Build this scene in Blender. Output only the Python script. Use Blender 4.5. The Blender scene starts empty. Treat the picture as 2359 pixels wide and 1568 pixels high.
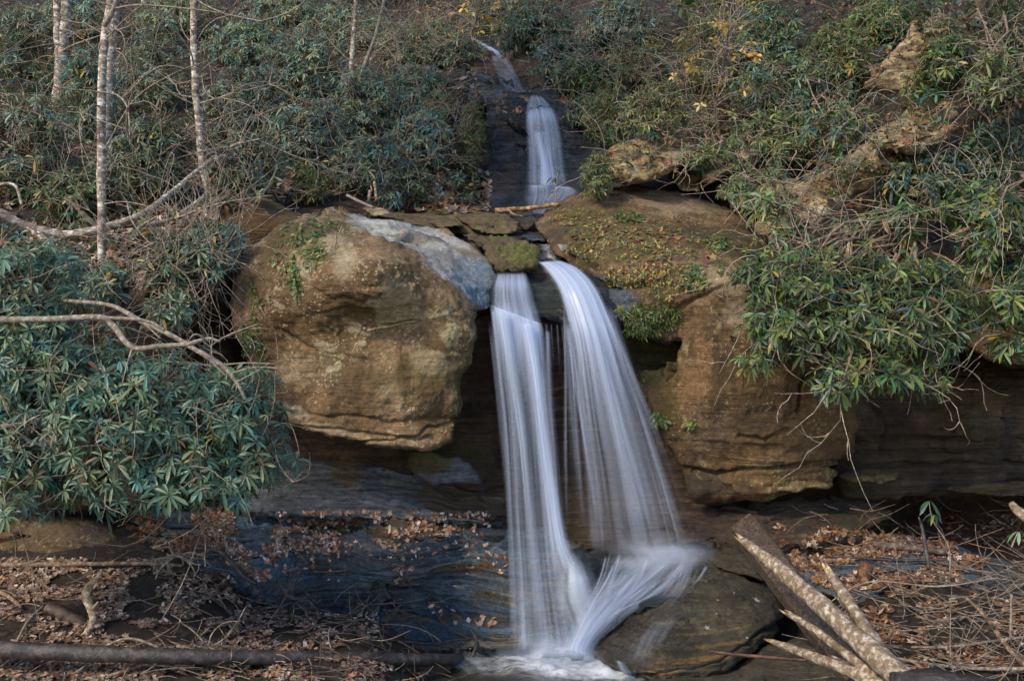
import bpy, math, random
import numpy as np
from mathutils import Vector
from mathutils.bvhtree import BVHTree

# ------------------------------------------------------------------ camera, world, sun
scene = bpy.context.scene
COL = scene.collection
CAMZ = 2.75
F = 2359.0                      # focal length in the 2359 px wide picture: a 36 mm lens
cam_d = bpy.data.cameras.new("camera"); cam = bpy.data.objects.new("camera", cam_d); COL.objects.link(cam)
cam.location = (0, 0, CAMZ); cam.rotation_euler = (math.radians(90), 0, 0)
cam_d.lens = 36; cam_d.sensor_width = 36; cam_d.clip_end = 500; cam_d.clip_start = 0.05
scene.camera = cam
SUN_DIR = Vector((-0.62, -0.62, 0.72)).normalized()
world = bpy.data.worlds.new("World"); scene.world = world; world.use_nodes = True
wn = world.node_tree; bg = wn.nodes["Background"]
sky = wn.nodes.new("ShaderNodeTexSky"); sky.sky_type = 'NISHITA'; sky.sun_disc = False
sky.sun_elevation = math.asin(SUN_DIR.z); sky.sun_rotation = math.atan2(SUN_DIR.x, SUN_DIR.y)
sky.air_density = 1.0; sky.dust_density = 0.6
wn.links.new(sky.outputs[0], bg.inputs[0]); bg.inputs[1].default_value = 0.135
sd = bpy.data.lights.new("sun", 'SUN'); sd.energy = 2.1; sd.angle = math.radians(14); sd.color = (1.0, 0.83, 0.58)
sun = bpy.data.objects.new("sun", sd); COL.objects.link(sun); sun.location = (-10, -10, 20)
sun.rotation_euler = SUN_DIR.to_track_quat('Z', 'Y').to_euler()
scene.view_settings.view_transform = 'Standard'; scene.view_settings.look = 'None'
scene.view_settings.exposure = 0.84; scene.view_settings.gamma = 1
scene.cycles.transparent_max_bounces = 32
scene.cycles.max_bounces = 5; scene.cycles.diffuse_bounces = 3; scene.cycles.glossy_bounces = 2

RNG = np.random.default_rng(7)
# ------------------------------------------------------------------ maths helpers
def W(u, v, Y):
    """the point at distance Y seen at (u, v) of the 2359 px wide picture"""
    u = np.asarray(u, float); v = np.asarray(v, float); Y = np.asarray(Y, float)
    return np.stack([(u - 1179.5) * Y / F, Y + 0 * u, CAMZ + (784 - v) * Y / F], -1)

def hash3(ix, iy, iz, seed=0):
    h = (ix * 374761393 + iy * 668265263 + iz * 2147483647 + seed * 974634777) & 0xffffffff
    h = ((h ^ (h >> 13)) * 1274126177) & 0xffffffff
    h = ((h ^ (h >> 16)) * 2246822519) & 0xffffffff
    return ((h ^ (h >> 15)) & 0xffffff) / float(0xffffff)

def vnoise(p, seed=0):
    p = np.asarray(p, float); i = np.floor(p).astype(np.int64); f = p - i
    f = f * f * f * (f * (f * 6 - 15) + 10)
    x, y, z = i[..., 0], i[..., 1], i[..., 2]; r = 0
    for dx in (0, 1):
        wx = f[..., 0] if dx else 1 - f[..., 0]
        for dy in (0, 1):
            wy = f[..., 1] if dy else 1 - f[..., 1]
            for dz in (0, 1):
                wz = f[..., 2] if dz else 1 - f[..., 2]
                r = r + wx * wy * wz * hash3(x + dx, y + dy, z + dz, seed)
    return r * 2 - 1

def fbm(p, octaves=4, seed=0, gain=0.5):
    p = np.asarray(p, float); a, s, t = 1.0, 0, 0
    for k in range(octaves):
        s = s + a * vnoise(p * 2 ** k + 13.7 * k, seed + k); t += a; a *= gain
    return s / t

def rbf(pts, c=0.4):
    """smooth surface through (a, b, value) points"""
    P = np.array([p[:2] for p in pts], float); val = np.array([p[2] for p in pts], float)
    sc = max(np.ptp(P[:, 0]), np.ptp(P[:, 1]), 1e-6); Pn = P / sc; n = len(P)
    cc = c / 4
    K = np.sqrt(((Pn[:, None] - Pn[None]) ** 2).sum(-1) + cc * cc)
    A = np.zeros((n + 3, n + 3)); A[:n, :n] = K; A[:n, n] = 1; A[:n, n + 1:] = Pn; A[n, :n] = 1; A[n + 1:, :n] = Pn.T
    w = np.linalg.lstsq(A, np.concatenate([val, [0, 0, 0]]), rcond=None)[0]
    def f(a, b):
        a = np.asarray(a, float) / sc; b = np.asarray(b, float) / sc; sh = a.shape
        q = np.stack([a.ravel(), b.ravel()], -1); out = np.empty(len(q))
        for s in range(0, len(q), 20000):
            qq = q[s:s + 20000]
            k = np.sqrt(((qq[:, None] - Pn[None]) ** 2).sum(-1) + cc * cc)
            out[s:s + 20000] = k @ w[:n] + w[n] + qq @ w[n + 1:]
        return out.reshape(sh)
    return f

def sstep(a, b, x):
    t = np.clip((x - a) / (b - a), 0, 1); return t * t * (3 - 2 * t)

def catmull(P, n):
    P = np.array(P, float); m = len(P)
    if m < 3:
        t = np.linspace(0, 1, n)[:, None]; return P[0] * (1 - t) + P[-1] * t
    Q = np.vstack([2 * P[0] - P[1], P, 2 * P[-1] - P[-2]])
    t = np.linspace(0, m - 1 - 1e-9, n); i = t.astype(int); f = (t - i)[:, None]
    a, b, c, d = Q[i], Q[i + 1], Q[i + 2], Q[i + 3]
    return 0.5 * (2 * b + (c - a) * f + (2 * a - 5 * b + 4 * c - d) * f ** 2 + (3 * b - a - 3 * c + d) * f ** 3)

def seg_dist(u, v, line):
    d = np.full(np.shape(u), 1e9)
    for (x0, y0), (x1, y1) in zip(line[:-1], line[1:]):
        L = (x1 - x0) ** 2 + (y1 - y0) ** 2 + 1e-9
        t = np.clip(((u - x0) * (x1 - x0) + (v - y0) * (y1 - y0)) / L, 0, 1)
        d = np.minimum(d, np.hypot(u - x0 - t * (x1 - x0), v - y0 - t * (y1 - y0)))
    return d

def in_poly(u, v, poly):
    u = np.asarray(u, float); v = np.asarray(v, float); c = np.zeros(u.shape, bool); n = len(poly)
    for i in range(n):
        x0, y0 = poly[i]; x1, y1 = poly[(i + 1) % n]
        k = ((y0 > v) != (y1 > v)) & (u < (x1 - x0) * (v - y0) / (y1 - y0 + 1e-12) + x0)
        c ^= k
    return c

# ------------------------------------------------------------------ mesh helpers
def make(name, V, faces, mat, parent=None, smooth=True, attrs=None, uv=None, origin=None):
    """link ONE mesh object. faces: array or list of arrays (each n x k). attrs: {name: (n,) or (n,4) per vertex}"""
    V = np.asarray(V, np.float64)
    if origin is None:
        origin = np.zeros(3) if parent is not None else np.array([V[:, 0].mean(), V[:, 1].mean(), V[:, 2].min()])
    if parent is not None:
        V = V - np.array(parent.location)
        origin = np.zeros(3)
    V = V - origin
    if not isinstance(faces, list): faces = [faces]
    faces = [np.asarray(f, np.int64) for f in faces if len(f)]
    me = bpy.data.meshes.new(name)
    loops = np.concatenate([f.ravel() for f in faces])
    sizes = np.concatenate([np.full(len(f), f.shape[1]) for f in faces])
    starts = np.concatenate([[0], np.cumsum(sizes)[:-1]])
    me.vertices.add(len(V)); me.vertices.foreach_set("co", V.astype(np.float32).ravel())
    me.loops.add(len(loops)); me.loops.foreach_set("vertex_index", loops.astype(np.int32))
    me.polygons.add(len(sizes)); me.polygons.foreach_set("loop_start", starts.astype(np.int32))
    me.polygons.foreach_set("use_smooth", np.full(len(sizes), smooth, bool))
    if attrs:
        for k, a in attrs.items():
            a = np.asarray(a, np.float32)
            if a.ndim == 1:
                at = me.attributes.new(k, 'FLOAT', 'POINT'); at.data.foreach_set("value", a)
            else:
                at = me.attributes.new(k, 'FLOAT_COLOR', 'POINT'); at.data.foreach_set("color", a.ravel())
    me.update(calc_edges=True)
    if uv is not None:
        l = me.uv_layers.new(name="UVMap"); l.data.foreach_set("uv", np.asarray(uv, np.float32)[loops].ravel())
    me.validate()
    me.materials.append(mat)
    o = bpy.data.objects.new(name, me); COL.objects.link(o)
    if parent is not None: o.parent = parent
    else: o.location = origin
    return o

def tag(o, label, cat, group=None):
    o["label"] = label; o["category"] = cat
    if group: o["group"] = group
    return o

def empty(name, loc, label, cat, group=None):
    o = bpy.data.objects.new(name, None); COL.objects.link(o); o.location = loc; o.empty_display_size = 0.2
    return tag(o, label, cat, group)

class MB:
    """gathers vertices and faces for one mesh"""
    def __init__(s): s.V, s.F3, s.F4, s.T, s.n = [], [], [], [], 0
    def add(s, V, f3=None, f4=None, tint=None):
        V = np.asarray(V, float)
        s.V.append(V)
        if f3 is not None and len(f3): s.F3.append(np.asarray(f3) + s.n)
        if f4 is not None and len(f4): s.F4.append(np.asarray(f4) + s.n)
        t = np.ones((len(V), 4)) if tint is None else np.broadcast_to(np.asarray(tint, float), (len(V), 4))
        s.T.append(t); s.n += len(V)
    def build(s, name, mat, parent=None, smooth=True, origin=None):
        fs = []
        if s.F3: fs.append(np.concatenate(s.F3))
        if s.F4: fs.append(np.concatenate(s.F4))
        return make(name, np.concatenate(s.V), fs, mat, parent, smooth, {"tint": np.concatenate(s.T)}, origin=origin)

def tube(mb, P, R, sides=6, tint=None, rough=0.0, seed=0, cap=True, squash=1.0):
    """a tapering tube along points P with radii R"""
    P = np.asarray(P, float); n = len(P); R = np.broadcast_to(np.asarray(R, float), (n,))
    T = np.gradient(P, axis=0); T /= np.linalg.norm(T, axis=1)[:, None] + 1e-9
    ref = np.array([0.0, -1.0, 0.3]) if abs(T[:, 1]).mean() < 0.75 else np.array([0.3, 0, 1.0])
    A = np.cross(T, ref); A /= np.linalg.norm(A, axis=1)[:, None] + 1e-9
    B = np.cross(T, A)
    th = np.linspace(0, 2 * np.pi, sides, endpoint=False)
    ring = P[:, None] + R[:, None, None] * (np.cos(th)[None, :, None] * A[:, None] + squash * np.sin(th)[None, :, None] * B[:, None])
    if rough:
        nz = fbm(ring * np.array([9, 9, 9]), 3, seed)
        ring = P[:, None] + (ring - P[:, None]) * (1 + rough * nz[..., None] * 2)
    V = ring.reshape(-1, 3); i = np.arange(n - 1)[:, None] * sides; j = np.arange(sides)[None]; k = (j + 1) % sides
    f4 = np.stack([i + j, i + k, i + sides + k, i + sides + j], -1).reshape(-1, 4)
    f3 = None
    if cap:
        V = np.vstack([V, P[0], P[-1]]); a, b = n * sides, n * sides + 1; j = np.arange(sides); k = (j + 1) % sides
        f3 = np.vstack([np.stack([np.full(sides, a), k, j], -1), np.stack([np.full(sides, b), (n - 1) * sides + j, (n - 1) * sides + k], -1)])
    mb.add(V, f3, f4, tint)

# ------------------------------------------------------------------ materials
def mat_new(name):
    m = bpy.data.materials.new(name); m.use_nodes = True
    nt = m.node_tree; b = nt.nodes["Principled BSDF"]
    return m, nt, b
def N(nt, t, **kw):
    n = nt.nodes.new(t)
    for k, v in kw.items():
        if isinstance(k, str) and hasattr(n, k): setattr(n, k, v)
    return n
def noise_node(nt, vec, scale, detail=6, rough=0.6, dist=0.0):
    n = nt.nodes.new("ShaderNodeTexNoise"); n.inputs["Scale"].default_value = scale
    n.inputs["Detail"].default_value = detail; n.inputs["Roughness"].default_value = rough; n.inputs["Distortion"].default_value = dist
    if vec is not None: nt.links.new(vec, n.inputs["Vector"])
    return n.outputs[0]
def ramp(nt, fac, stops):
    r = nt.nodes.new("ShaderNodeValToRGB"); el = r.color_ramp.elements
    while len(el) < len(stops): el.new(0.5)
    for e, (p, c) in zip(el, stops):
        e.position = p; e.color = (c, c, c, 1) if not hasattr(c, '__len__') else (*c[:3], 1)
    nt.links.new(fac, r.inputs[0]); return r.outputs[0]
def mix(nt, fac, a, b, mode='MIX'):
    m = nt.nodes.new("ShaderNodeMix"); m.data_type = 'RGBA'; m.blend_type = mode
    for s, x in ((m.inputs[0], fac), (m.inputs[6], a), (m.inputs[7], b)):
        if isinstance(x, (int, float)): s.default_value = x
        elif isinstance(x, (tuple, list)): s.default_value = (*x[:3], 1)
        else: nt.links.new(x, s)
    return m.outputs[2]
def mth(nt, op, a, b=0.0, c=None, clamp=False):
    m = nt.nodes.new("ShaderNodeMath"); m.operation = op; m.use_clamp = clamp
    for s, x in zip(m.inputs, (a, b, c)):
        if x is None: continue
        if isinstance(x, (int, float)): s.default_value = x
        else: nt.links.new(x, s)
    return m.outputs[0]
def mapping(nt, vec, scale=(1, 1, 1), rot=(0, 0, 0)):
    m = nt.nodes.new("ShaderNodeMapping"); m.inputs["Scale"].default_value = scale; m.inputs["Rotation"].default_value = rot
    nt.links.new(vec, m.inputs[0]); return m.outputs[0]
def attr(nt, name):
    a = nt.nodes.new("ShaderNodeAttribute"); a.attribute_name = name; return a

def rock_material(name, cols, lichen=(0.30, 0.25, 0.14), lichen_amt=0.5, moss=(0.05, 0.06, 0.012), moss_amt=0.5, strata=0.5, tilt=0.0, stain=0.0,
                  bump=1.0, wet0=0.0, scale=1.0, spot=0.5):
    m, nt, b = mat_new(name); L = nt.links.new
    co = N(nt, "ShaderNodeTexCoord").outputs["Object"]
    big = noise_node(nt, co, 0.9 * scale, 5, 0.6, 0.4)
    c = ramp(nt, big, [(0.30, cols[0]), (0.48, cols[1]), (0.62, cols[2]), (0.75, cols[0])])
    st = noise_node(nt, mapping(nt, co, (0.5, 0.5, 7.0), (0, tilt, 0)), 1.6 * scale, 7, 0.65, 0.5)
    c = mix(nt, strata, c, mix(nt, 1.0, c, ramp(nt, st, [(0.3, 0.42), (0.5, 1.0), (0.68, 1.5)]), 'MULTIPLY'))
    st2 = noise_node(nt, mapping(nt, co, (0.7, 0.7, 15.0 + 7.0 * (strata < .6)), (0, tilt, 0)), 1.5 * scale, 7, 0.72, 0.8)
    c = mix(nt, min(1.0, strata * .9), c, mix(nt, 1.0, c, ramp(nt, st2, [(0.34, 0.25), (0.46, 0.9), (0.66, 1.7)]), 'MULTIPLY'))
    if stain:
        sn = noise_node(nt, mapping(nt, co, (4.0, 4.0, 0.35)), 1.4, 6, 0.6, 0.3)
        c = mix(nt, stain, c, mix(nt, 1.0, c, ramp(nt, sn, [(0.36, 0.30), (0.52, 1.0), (0.68, 1.35)]), 'MULTIPLY'))
    fine = noise_node(nt, co, 22 * scale, 8, 0.75)
    c = mix(nt, 0.8, c, mix(nt, 1.0, c, ramp(nt, fine, [(0.28, 0.35), (0.5, 1.0), (0.72, 1.75)]), 'MULTIPLY'))
    mid = noise_node(nt, co, 5 * scale, 6, 0.7, 0.3)
    c = mix(nt, 0.7, c, mix(nt, 1.0, c, ramp(nt, mid, [(0.3, 0.45), (0.5, 1.0), (0.7, 1.45)]), 'MULTIPLY'))
    # moss film
    mo = noise_node(nt, co, 1.7 * scale, 7, 0.7, 0.6)
    mf = mth(nt, 'MULTIPLY', ramp(nt, mo, [(0.50, 0.0), (0.62, 1.0)]), moss_amt)
    c = mix(nt, mf, c, mix(nt, fine, tuple(x * .5 for x in moss), tuple(x * 1.8 for x in moss)))
    # lichen blotches
    vo = nt.nodes.new("ShaderNodeTexVoronoi"); vo.inputs["Scale"].default_value = 22 * scale; vo.inputs["Randomness"].default_value = 1
    warp = mix(nt, 0.12, co, noise_node(nt, co, 9, 3), 'ADD')
    L(warp, vo.inputs["Vector"])
    sp = ramp(nt, vo.outputs["Distance"], [(0.20, 1.0), (0.32, 0.0)])
    zone = ramp(nt, noise_node(nt, co, 2.1 * scale, 4, 0.6), [(0.44, 0.0), (0.58, 1.0)])
    blot = ramp(nt, noise_node(nt, co, 7 * scale, 9, 0.78, 0.4), [(0.545, 0.0), (0.60, 1.0)])
    lf = mth(nt, 'MULTIPLY', mth(nt, 'MAXIMUM', mth(nt, 'MULTIPLY', sp, mth(nt, 'MULTIPLY', zone, spot)), mth(nt, 'MULTIPLY', blot, zone)), lichen_amt, clamp=True)
    pa = attr(nt, "paint")
    edge = ramp(nt, mth(nt, 'ADD', pa.outputs["Alpha"], mth(nt, 'MULTIPLY', mth(nt, 'SUBTRACT', mth(nt, 'ADD', mth(nt, 'MULTIPLY', mid, .6), mth(nt, 'MULTIPLY', fine, .4)), 0.5), 1.6)), [(0.38, 0.0), (0.62, 1.0)])
    edge = mth(nt, 'MULTIPLY', edge, mth(nt, 'GREATER_THAN', pa.outputs["Alpha"], 0.03))
    pc = mix(nt, 1.0, pa.outputs["Color"], mix(nt, 1.0, ramp(nt, fine, [(0.3, 0.5), (0.7, 1.45)]), ramp(nt, st, [(0.3, 0.65), (0.7, 1.3)]), 'MULTIPLY'), 'MULTIPLY')
    c = mix(nt, mth(nt, 'MULTIPLY', edge, 0.85), c, pc)
    c = mix(nt, lf, c, mix(nt, fine, tuple(x * .6 for x in lichen), tuple(x * 1.3 for x in lichen)))
    wa = attr(nt, "wet").outputs["Fac"]
    wet = mth(nt, 'ADD', wa, wet0, clamp=True)
    wetn = mth(nt, 'MULTIPLY', wet, ramp(nt, mid, [(0.3, 0.45), (0.55, 1.0)]))
    c = mix(nt, mth(nt, 'MULTIPLY', wet, 0.40), c, mix(nt, 1.0, c, (0.35, 0.35, 0.38), 'MULTIPLY'))
    L(c, b.inputs["Base Color"])
    L(mth(nt, 'SUBTRACT', 0.88, mth(nt, 'MULTIPLY', wetn, 0.62)), b.inputs["Roughness"])
    b.inputs["Specular IOR Level"].default_value = 0.5
    L(mth(nt, 'MULTIPLY', wetn, 0.8), b.inputs["Coat Weight"]); b.inputs["Coat Roughness"].default_value = 0.16
    h = mth(nt, 'ADD', mth(nt, 'MULTIPLY', fine, 0.35), mth(nt, 'MULTIPLY', mid, 1.0))
    h = mth(nt, 'ADD', h, mth(nt, 'MULTIPLY', st, 0.9 * (strata + .2)))
    h = mth(nt, 'ADD', h, mth(nt, 'MULTIPLY', st2, 1.5 * strata))
    h = mth(nt, 'ADD', h, mth(nt, 'MULTIPLY', lf, 0.05))
    bp = nt.nodes.new("ShaderNodeBump"); bp.inputs["Strength"].default_value = 0.8; bp.inputs["Distance"].default_value = 0.075 * bump
    L(h, bp.inputs["Height"]); L(bp.outputs[0], b.inputs["Normal"])
    L(bp.outputs[0], b.inputs["Coat Normal"])
    return m

BROWN = [(0.050, 0.028, 0.012), (0.110, 0.062, 0.026), (0.185, 0.115, 0.055)]
M = {}
M['boulder'] = rock_material("boulder_rock", [(0.090, 0.052, 0.022), (0.215, 0.135, 0.068), (0.36, 0.25, 0.145)], lichen=(.55,.45,.28), lichen_amt=0.9, moss=(0.10, 0.060, 0.012), moss_amt=0.75, strata=0.14, tilt=0.15, spot=1.0, bump=1.8, stain=.35)
M['cliff'] = rock_material("cliff_rock", [(0.060, 0.034, 0.014), (0.125, 0.075, 0.034), (0.20, 0.13, 0.066)], lichen=(.42,.33,.18), lichen_amt=0.7, moss=(0.07, 0.055, 0.012), moss_amt=0.75, strata=0.28, tilt=-0.06, spot=.9, bump=1.7, stain=.65)
M['shade'] = rock_material("shade_toned_rock", [(0.022, 0.013, 0.006), (0.055, 0.033, 0.014), (0.095, 0.062, 0.028)], lichen_amt=0.2, moss=(0.05, 0.045, 0.010), moss_amt=0.8, strata=0.6, bump=1.6)  # darker copy of the cliff rock, shade mixed into its browns
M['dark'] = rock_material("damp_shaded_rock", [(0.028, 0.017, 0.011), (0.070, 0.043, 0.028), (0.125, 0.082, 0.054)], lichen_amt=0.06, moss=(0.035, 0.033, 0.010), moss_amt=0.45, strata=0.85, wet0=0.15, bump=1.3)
M['ledge'] = rock_material("wet_ledge_rock", [(0.035, 0.055, 0.085), (0.12, 0.165, 0.22), (0.28, 0.24, 0.17)], lichen_amt=0.05, moss=(0.09, 0.055, 0.010), moss_amt=0.3, strata=1.0, wet0=0.80, bump=1.6, tilt=0.04)
M['slate'] = rock_material("grey_slab_rock", [(0.075, 0.085, 0.11), (0.13, 0.145, 0.18), (0.22, 0.22, 0.24)], lichen_amt=0.1, moss_amt=0.2, strata=0.8, wet0=0.25, tilt=0.2)
M['lichen'] = rock_material("lichen_covered_rock", [(0.07, 0.045, 0.018), (0.30, 0.22, 0.12), (0.52, 0.43, 0.27)], lichen=(0.68, 0.60, 0.44), lichen_amt=0.95, moss=(0.05, 0.05, 0.014), moss_amt=0.5, strata=0.8, tilt=0.3, spot=.4)
M['wetbrown'] = rock_material("wet_brown_rock", [(0.024, 0.021, 0.014), (0.052, 0.043, 0.028), (0.090, 0.072, 0.048)], lichen=(0.26, 0.16, 0.05), lichen_amt=0.35, moss=(0.06, 0.05, 0.012), moss_amt=0.4, strata=0.8, wet0=0.5, tilt=-.25, bump=1.5)
M['mossy'] = rock_material("mossy_rock", [(0.05, 0.036, 0.018), (0.10, 0.070, 0.035), (0.15, 0.11, 0.06)], lichen_amt=0.15, moss=(0.085, 0.10, 0.015), moss_amt=0.9, strata=0.35)
M['blue'] = rock_material("wet_fall_rock", [(0.006, 0.011, 0.018), (0.035, 0.052, 0.075), (0.105, 0.125, 0.15)], lichen_amt=0.0, moss_amt=0.15, strata=1.0, wet0=0.8, bump=2.2)

def leaf_material(name, base, rough=0.42, trans=0.25):
    m, nt, b = mat_new(name); L = nt.links.new
    t = attr(nt, "tint"); co = N(nt, "ShaderNodeTexCoord").outputs["Object"]
    n = noise_node(nt, co, 30, 3)
    c = mix(nt, 1.0, t.outputs["Color"], mix(nt, n, tuple(x * .75 for x in base), tuple(x * 1.25 for x in base)), 'MULTIPLY')
    L(c, b.inputs["Base Color"]); b.inputs["Roughness"].default_value = rough
    b.inputs["Specular IOR Level"].default_value = 0.6
    tr = nt.nodes.new("ShaderNodeBsdfTranslucent"); L(mix(nt, 1.0, c, (0.9, 1.1, 0.4), 'MULTIPLY'), tr.inputs[0])
    ms = nt.nodes.new("ShaderNodeMixShader"); ms.inputs[0].default_value = trans
    L(b.outputs[0], ms.inputs[1]); L(tr.outputs[0], ms.inputs[2]); L(ms.outputs[0], nt.nodes["Material Output"].inputs[0])
    return m
M['leaf'] = leaf_material("evergreen_leaf", (1, 1, 1))
M['dry'] = leaf_material("dry_leaf", (1, 1, 1), 0.6, 0.15)

def bark_material(name, c0, c1, c2, patch=0.5, scale=1.0, ring=False, rough=0.85):
    m, nt, b = mat_new(name); L = nt.links.new
    co = N(nt, "ShaderNodeTexCoord").outputs["Object"]
    t = attr(nt, "tint")
    n1 = noise_node(nt, mapping(nt, co, (1, 1, 1.7 if ring else 1)), (9 if ring else 14) * scale, 8, 0.7, .3)
    n2 = noise_node(nt, co, 4 * scale, 5, 0.6)
    c = ramp(nt, n1, [(0.34, c0), (0.5, c1), (0.62, c2)])
    c = mix(nt, ramp(nt, n2, [(patch - .08, 0.0), (patch + .08, 0.75)]), c, c0)
    c = mix(nt, 1.0, c, t.outputs["Color"], 'MULTIPLY')
    L(c, b.inputs["Base Color"]); b.inputs["Roughness"].default_value = rough
    bp = nt.nodes.new("ShaderNodeBump"); bp.inputs["Strength"].default_value = 0.9; bp.inputs["Distance"].default_value = 0.02
    L(n1, bp.inputs["Height"]); L(bp.outputs[0], b.inputs["Normal"])
    return m
M['birch'] = bark_material("pale_bark", (0.085, 0.055, 0.038), (0.30, 0.24, 0.19), (0.80, 0.78, 0.75), 0.58, 1.6, True)
M['bark'] = bark_material("brown_bark", (0.035, 0.024, 0.016), (0.085, 0.058, 0.038), (0.16, 0.12, 0.09), 0.6)
M['twig'] = bark_material("bare_twig_bark", (0.13, 0.10, 0.075), (0.24, 0.20, 0.16), (0.44, 0.40, 0.36), 0.7, 2)
M['darklog'] = bark_material("sodden_bark", (0.018, 0.016, 0.018), (0.045, 0.038, 0.038), (0.10, 0.085, 0.08), 0.6, 1.0, rough=0.45)
M['drift'] = bark_material("weathered_wood", (0.10, 0.065, 0.038), (0.24, 0.175, 0.115), (0.55, 0.49, 0.43), 0.60, 1.5, rough=0.6)
M['timber'] = bark_material("old_timber", (0.020, 0.012, 0.008), (0.060, 0.040, 0.028), (0.13, 0.095, 0.07), 0.62, 2.5, rough=0.7)

def ground_material():
    m, nt, b = mat_new("forest_floor"); L = nt.links.new
    co = N(nt, "ShaderNodeTexCoord").outputs["Object"]
    vo = nt.nodes.new("ShaderNodeTexVoronoi"); vo.inputs["Scale"].default_value = 17; L(mix(nt, 0.1, co, noise_node(nt, co, 6, 3), 'ADD'), vo.inputs["Vector"])
    sep = nt.nodes.new("ShaderNodeSeparateColor"); L(vo.outputs["Color"], sep.inputs[0])
    c = ramp(nt, sep.outputs[0], [(0.0, (0.020, 0.013, 0.009)), (0.4, (0.030, 0.018, 0.011)), (0.7, (0.060, 0.035, 0.022)), (1.0, (0.12, 0.08, 0.055))])
    big = noise_node(nt, co, 0.8, 6, 0.65, .4)
    soil = mix(nt, noise_node(nt, co, 12, 8, .7), (0.010, 0.007, 0.005), (0.040, 0.026, 0.017))
    c = mix(nt, ramp(nt, big, [(0.42, 1.0), (0.58, 0.0)]), c, soil)
    n = noise_node(nt, co, 25, 8, 0.75)
    c = mix(nt, 0.8, c, mix(nt, 1.0, c, ramp(nt, n, [(0.3, 0.35), (0.7, 1.6)]), 'MULTIPLY'))
    pa = attr(nt, "paint"); c = mix(nt, pa.outputs["Alpha"], c, mix(nt, 1.0, pa.outputs["Color"], ramp(nt, n, [(0.3, 0.45), (0.7, 1.6)]), 'MULTIPLY'))
    L(c, b.inputs["Base Color"]); b.inputs["Roughness"].default_value = 0.85
    bp = nt.nodes.new("ShaderNodeBump"); bp.inputs["Distance"].default_value = 0.07; bp.inputs["Strength"].default_value = 1
    L(mth(nt, 'ADD', mth(nt, 'MULTIPLY', sep.outputs[1], 0.35), n), bp.inputs["Height"]); L(bp.outputs[0], b.inputs["Normal"])
    return m
M['ground'] = ground_material()

# ------------------------------------------------------------------ the ground: lower banks, cliff step, wooded slopes
def upt(u, v, Y):
    p = W(u, v, Y); return (p[0], p[1], p[2])
high_pts = [upt(*p) for p in [
    (-500, 640, 10.3), (-150, 660, 10.2), (230, 640, 10.4), (500, 520, 11.2), (700, 505, 11.6), (-100, 480, 12), (400, 450, 12.8), (800, 490, 12.6), (1000, 500, 13.0),
    (300, 320, 15), (800, 350, 15.3), (-100, 250, 17), (500, 170, 19), (900, 190, 18), (1060, 225, 17.2), (1100, 460, 14.6), (1000, 420, 14.4), (0, 0, 24), (500, 0, 25),
    (1240, 575, 11.0), (1240, 535, 12.0), (1240, 505, 13.2), (1260, 300, 16.4), (1150, 150, 19.5), (1060, 80, 24),
    (1400, 360, 14.6), (1640, 500, 12.3), (1900, 560, 12), (2300, 600, 11.9), (2600, 640, 11.9), (1450, 190, 17.5), (1800, 250, 15.5), (2300, 250, 14.5), (1300, 90, 21),
    (1600, 20, 21), (2000, 20, 19), (2400, 20, 17), (2900, 20, 17), (-600, 60, 20)]]
high_pts += [(-22, 12, 7.5), (-22, 30, 15), (22, 12, 7.5), (22, 30, 15.5), (-2.2, 26, 11.15), (-2.0, 34, 12.6), (-2.5, 44, 14.5), (0.6, 30, 13.6), (-5.5, 30, 13.6), (-14, 42, 17), (14, 42, 19), (5, 30, 13.2), (-6, 30, 13.0), (-22, 42, 19), (22, 42, 20)]
hf = rbf(high_pts, 0.15)
def ycl(x):
    return 10.9 - 1.15 * sstep(-2.6, -4.4, x) + 0.7 * sstep(3.2, 4.6, x)
def ground_h(x, y):
    x = np.asarray(x, float); y = np.asarray(y, float)
    P = np.stack([x, y, 0 * x], -1)
    low = 0.30 + (0.07 + 0.16 * sstep(-1.9, -3.0, x) + 0.10 * sstep(1.8, 3.0, x)) * (y - 7.0) + 0.05 * fbm(P * 0.9, 4, 5) + 0.015 * fbm(P * 6, 3, 9)
    low = low + 0.10 * sstep(-2.6, -4.2, x) * sstep(8.3, 9.6, y)
    low = low - 0.6 * sstep(-2.5, -1.8, x) * sstep(2.6, 2.0, x) * sstep(8.8, 9.3, y) - 0.35 * sstep(1.8, 2.3, x) * sstep(9.3, 9.8, y) * sstep(5.6, 4.6, x)
    pool = np.exp(-(((x - 0.90) / 1.75) ** 6)) * sstep(9.9, 9.0, y)
    low = low * (1 - pool) + pool * -0.35
    hi = hf(x, np.clip(y, 9.6, 60)) + 0.16 * fbm(P * 0.7, 4, 3) + 0.03 * fbm(P * 4, 3, 4)
    c = ycl(x) + 0.25 * fbm(P * 1.1, 3, 8)
    t = sstep(c, c + 0.45, y)
    return low * (1 - t) + hi * t
def axis(a, b, core0, core1, fine, coarse):
    out = [a]
    while out[-1] < b:
        x = out[-1]; out.append(x + (fine if core0 <= x <= core1 else coarse))
    return np.array(out)
gx = axis(-40, 40, -7, 7, 0.055, 0.5); gy = axis(-12, 70, 6, 20, 0.06, 0.45)
X, Y_ = np.meshgrid(gx, gy); Z = ground_h(X, Y_)
Z = np.where(Y_ < 6, np.minimum(Z, 0.4), Z)
GV = np.stack([X, Y_, Z], -1).reshape(-1, 3)
nx, ny = len(gx), len(gy); ii = (np.arange(ny - 1)[:, None] * nx + np.arange(nx - 1)[None]).ravel()
GFc = np.stack([ii, ii + 1, ii + nx + 1, ii + nx], -1)
gp = np.zeros((len(GV), 4))
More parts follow.
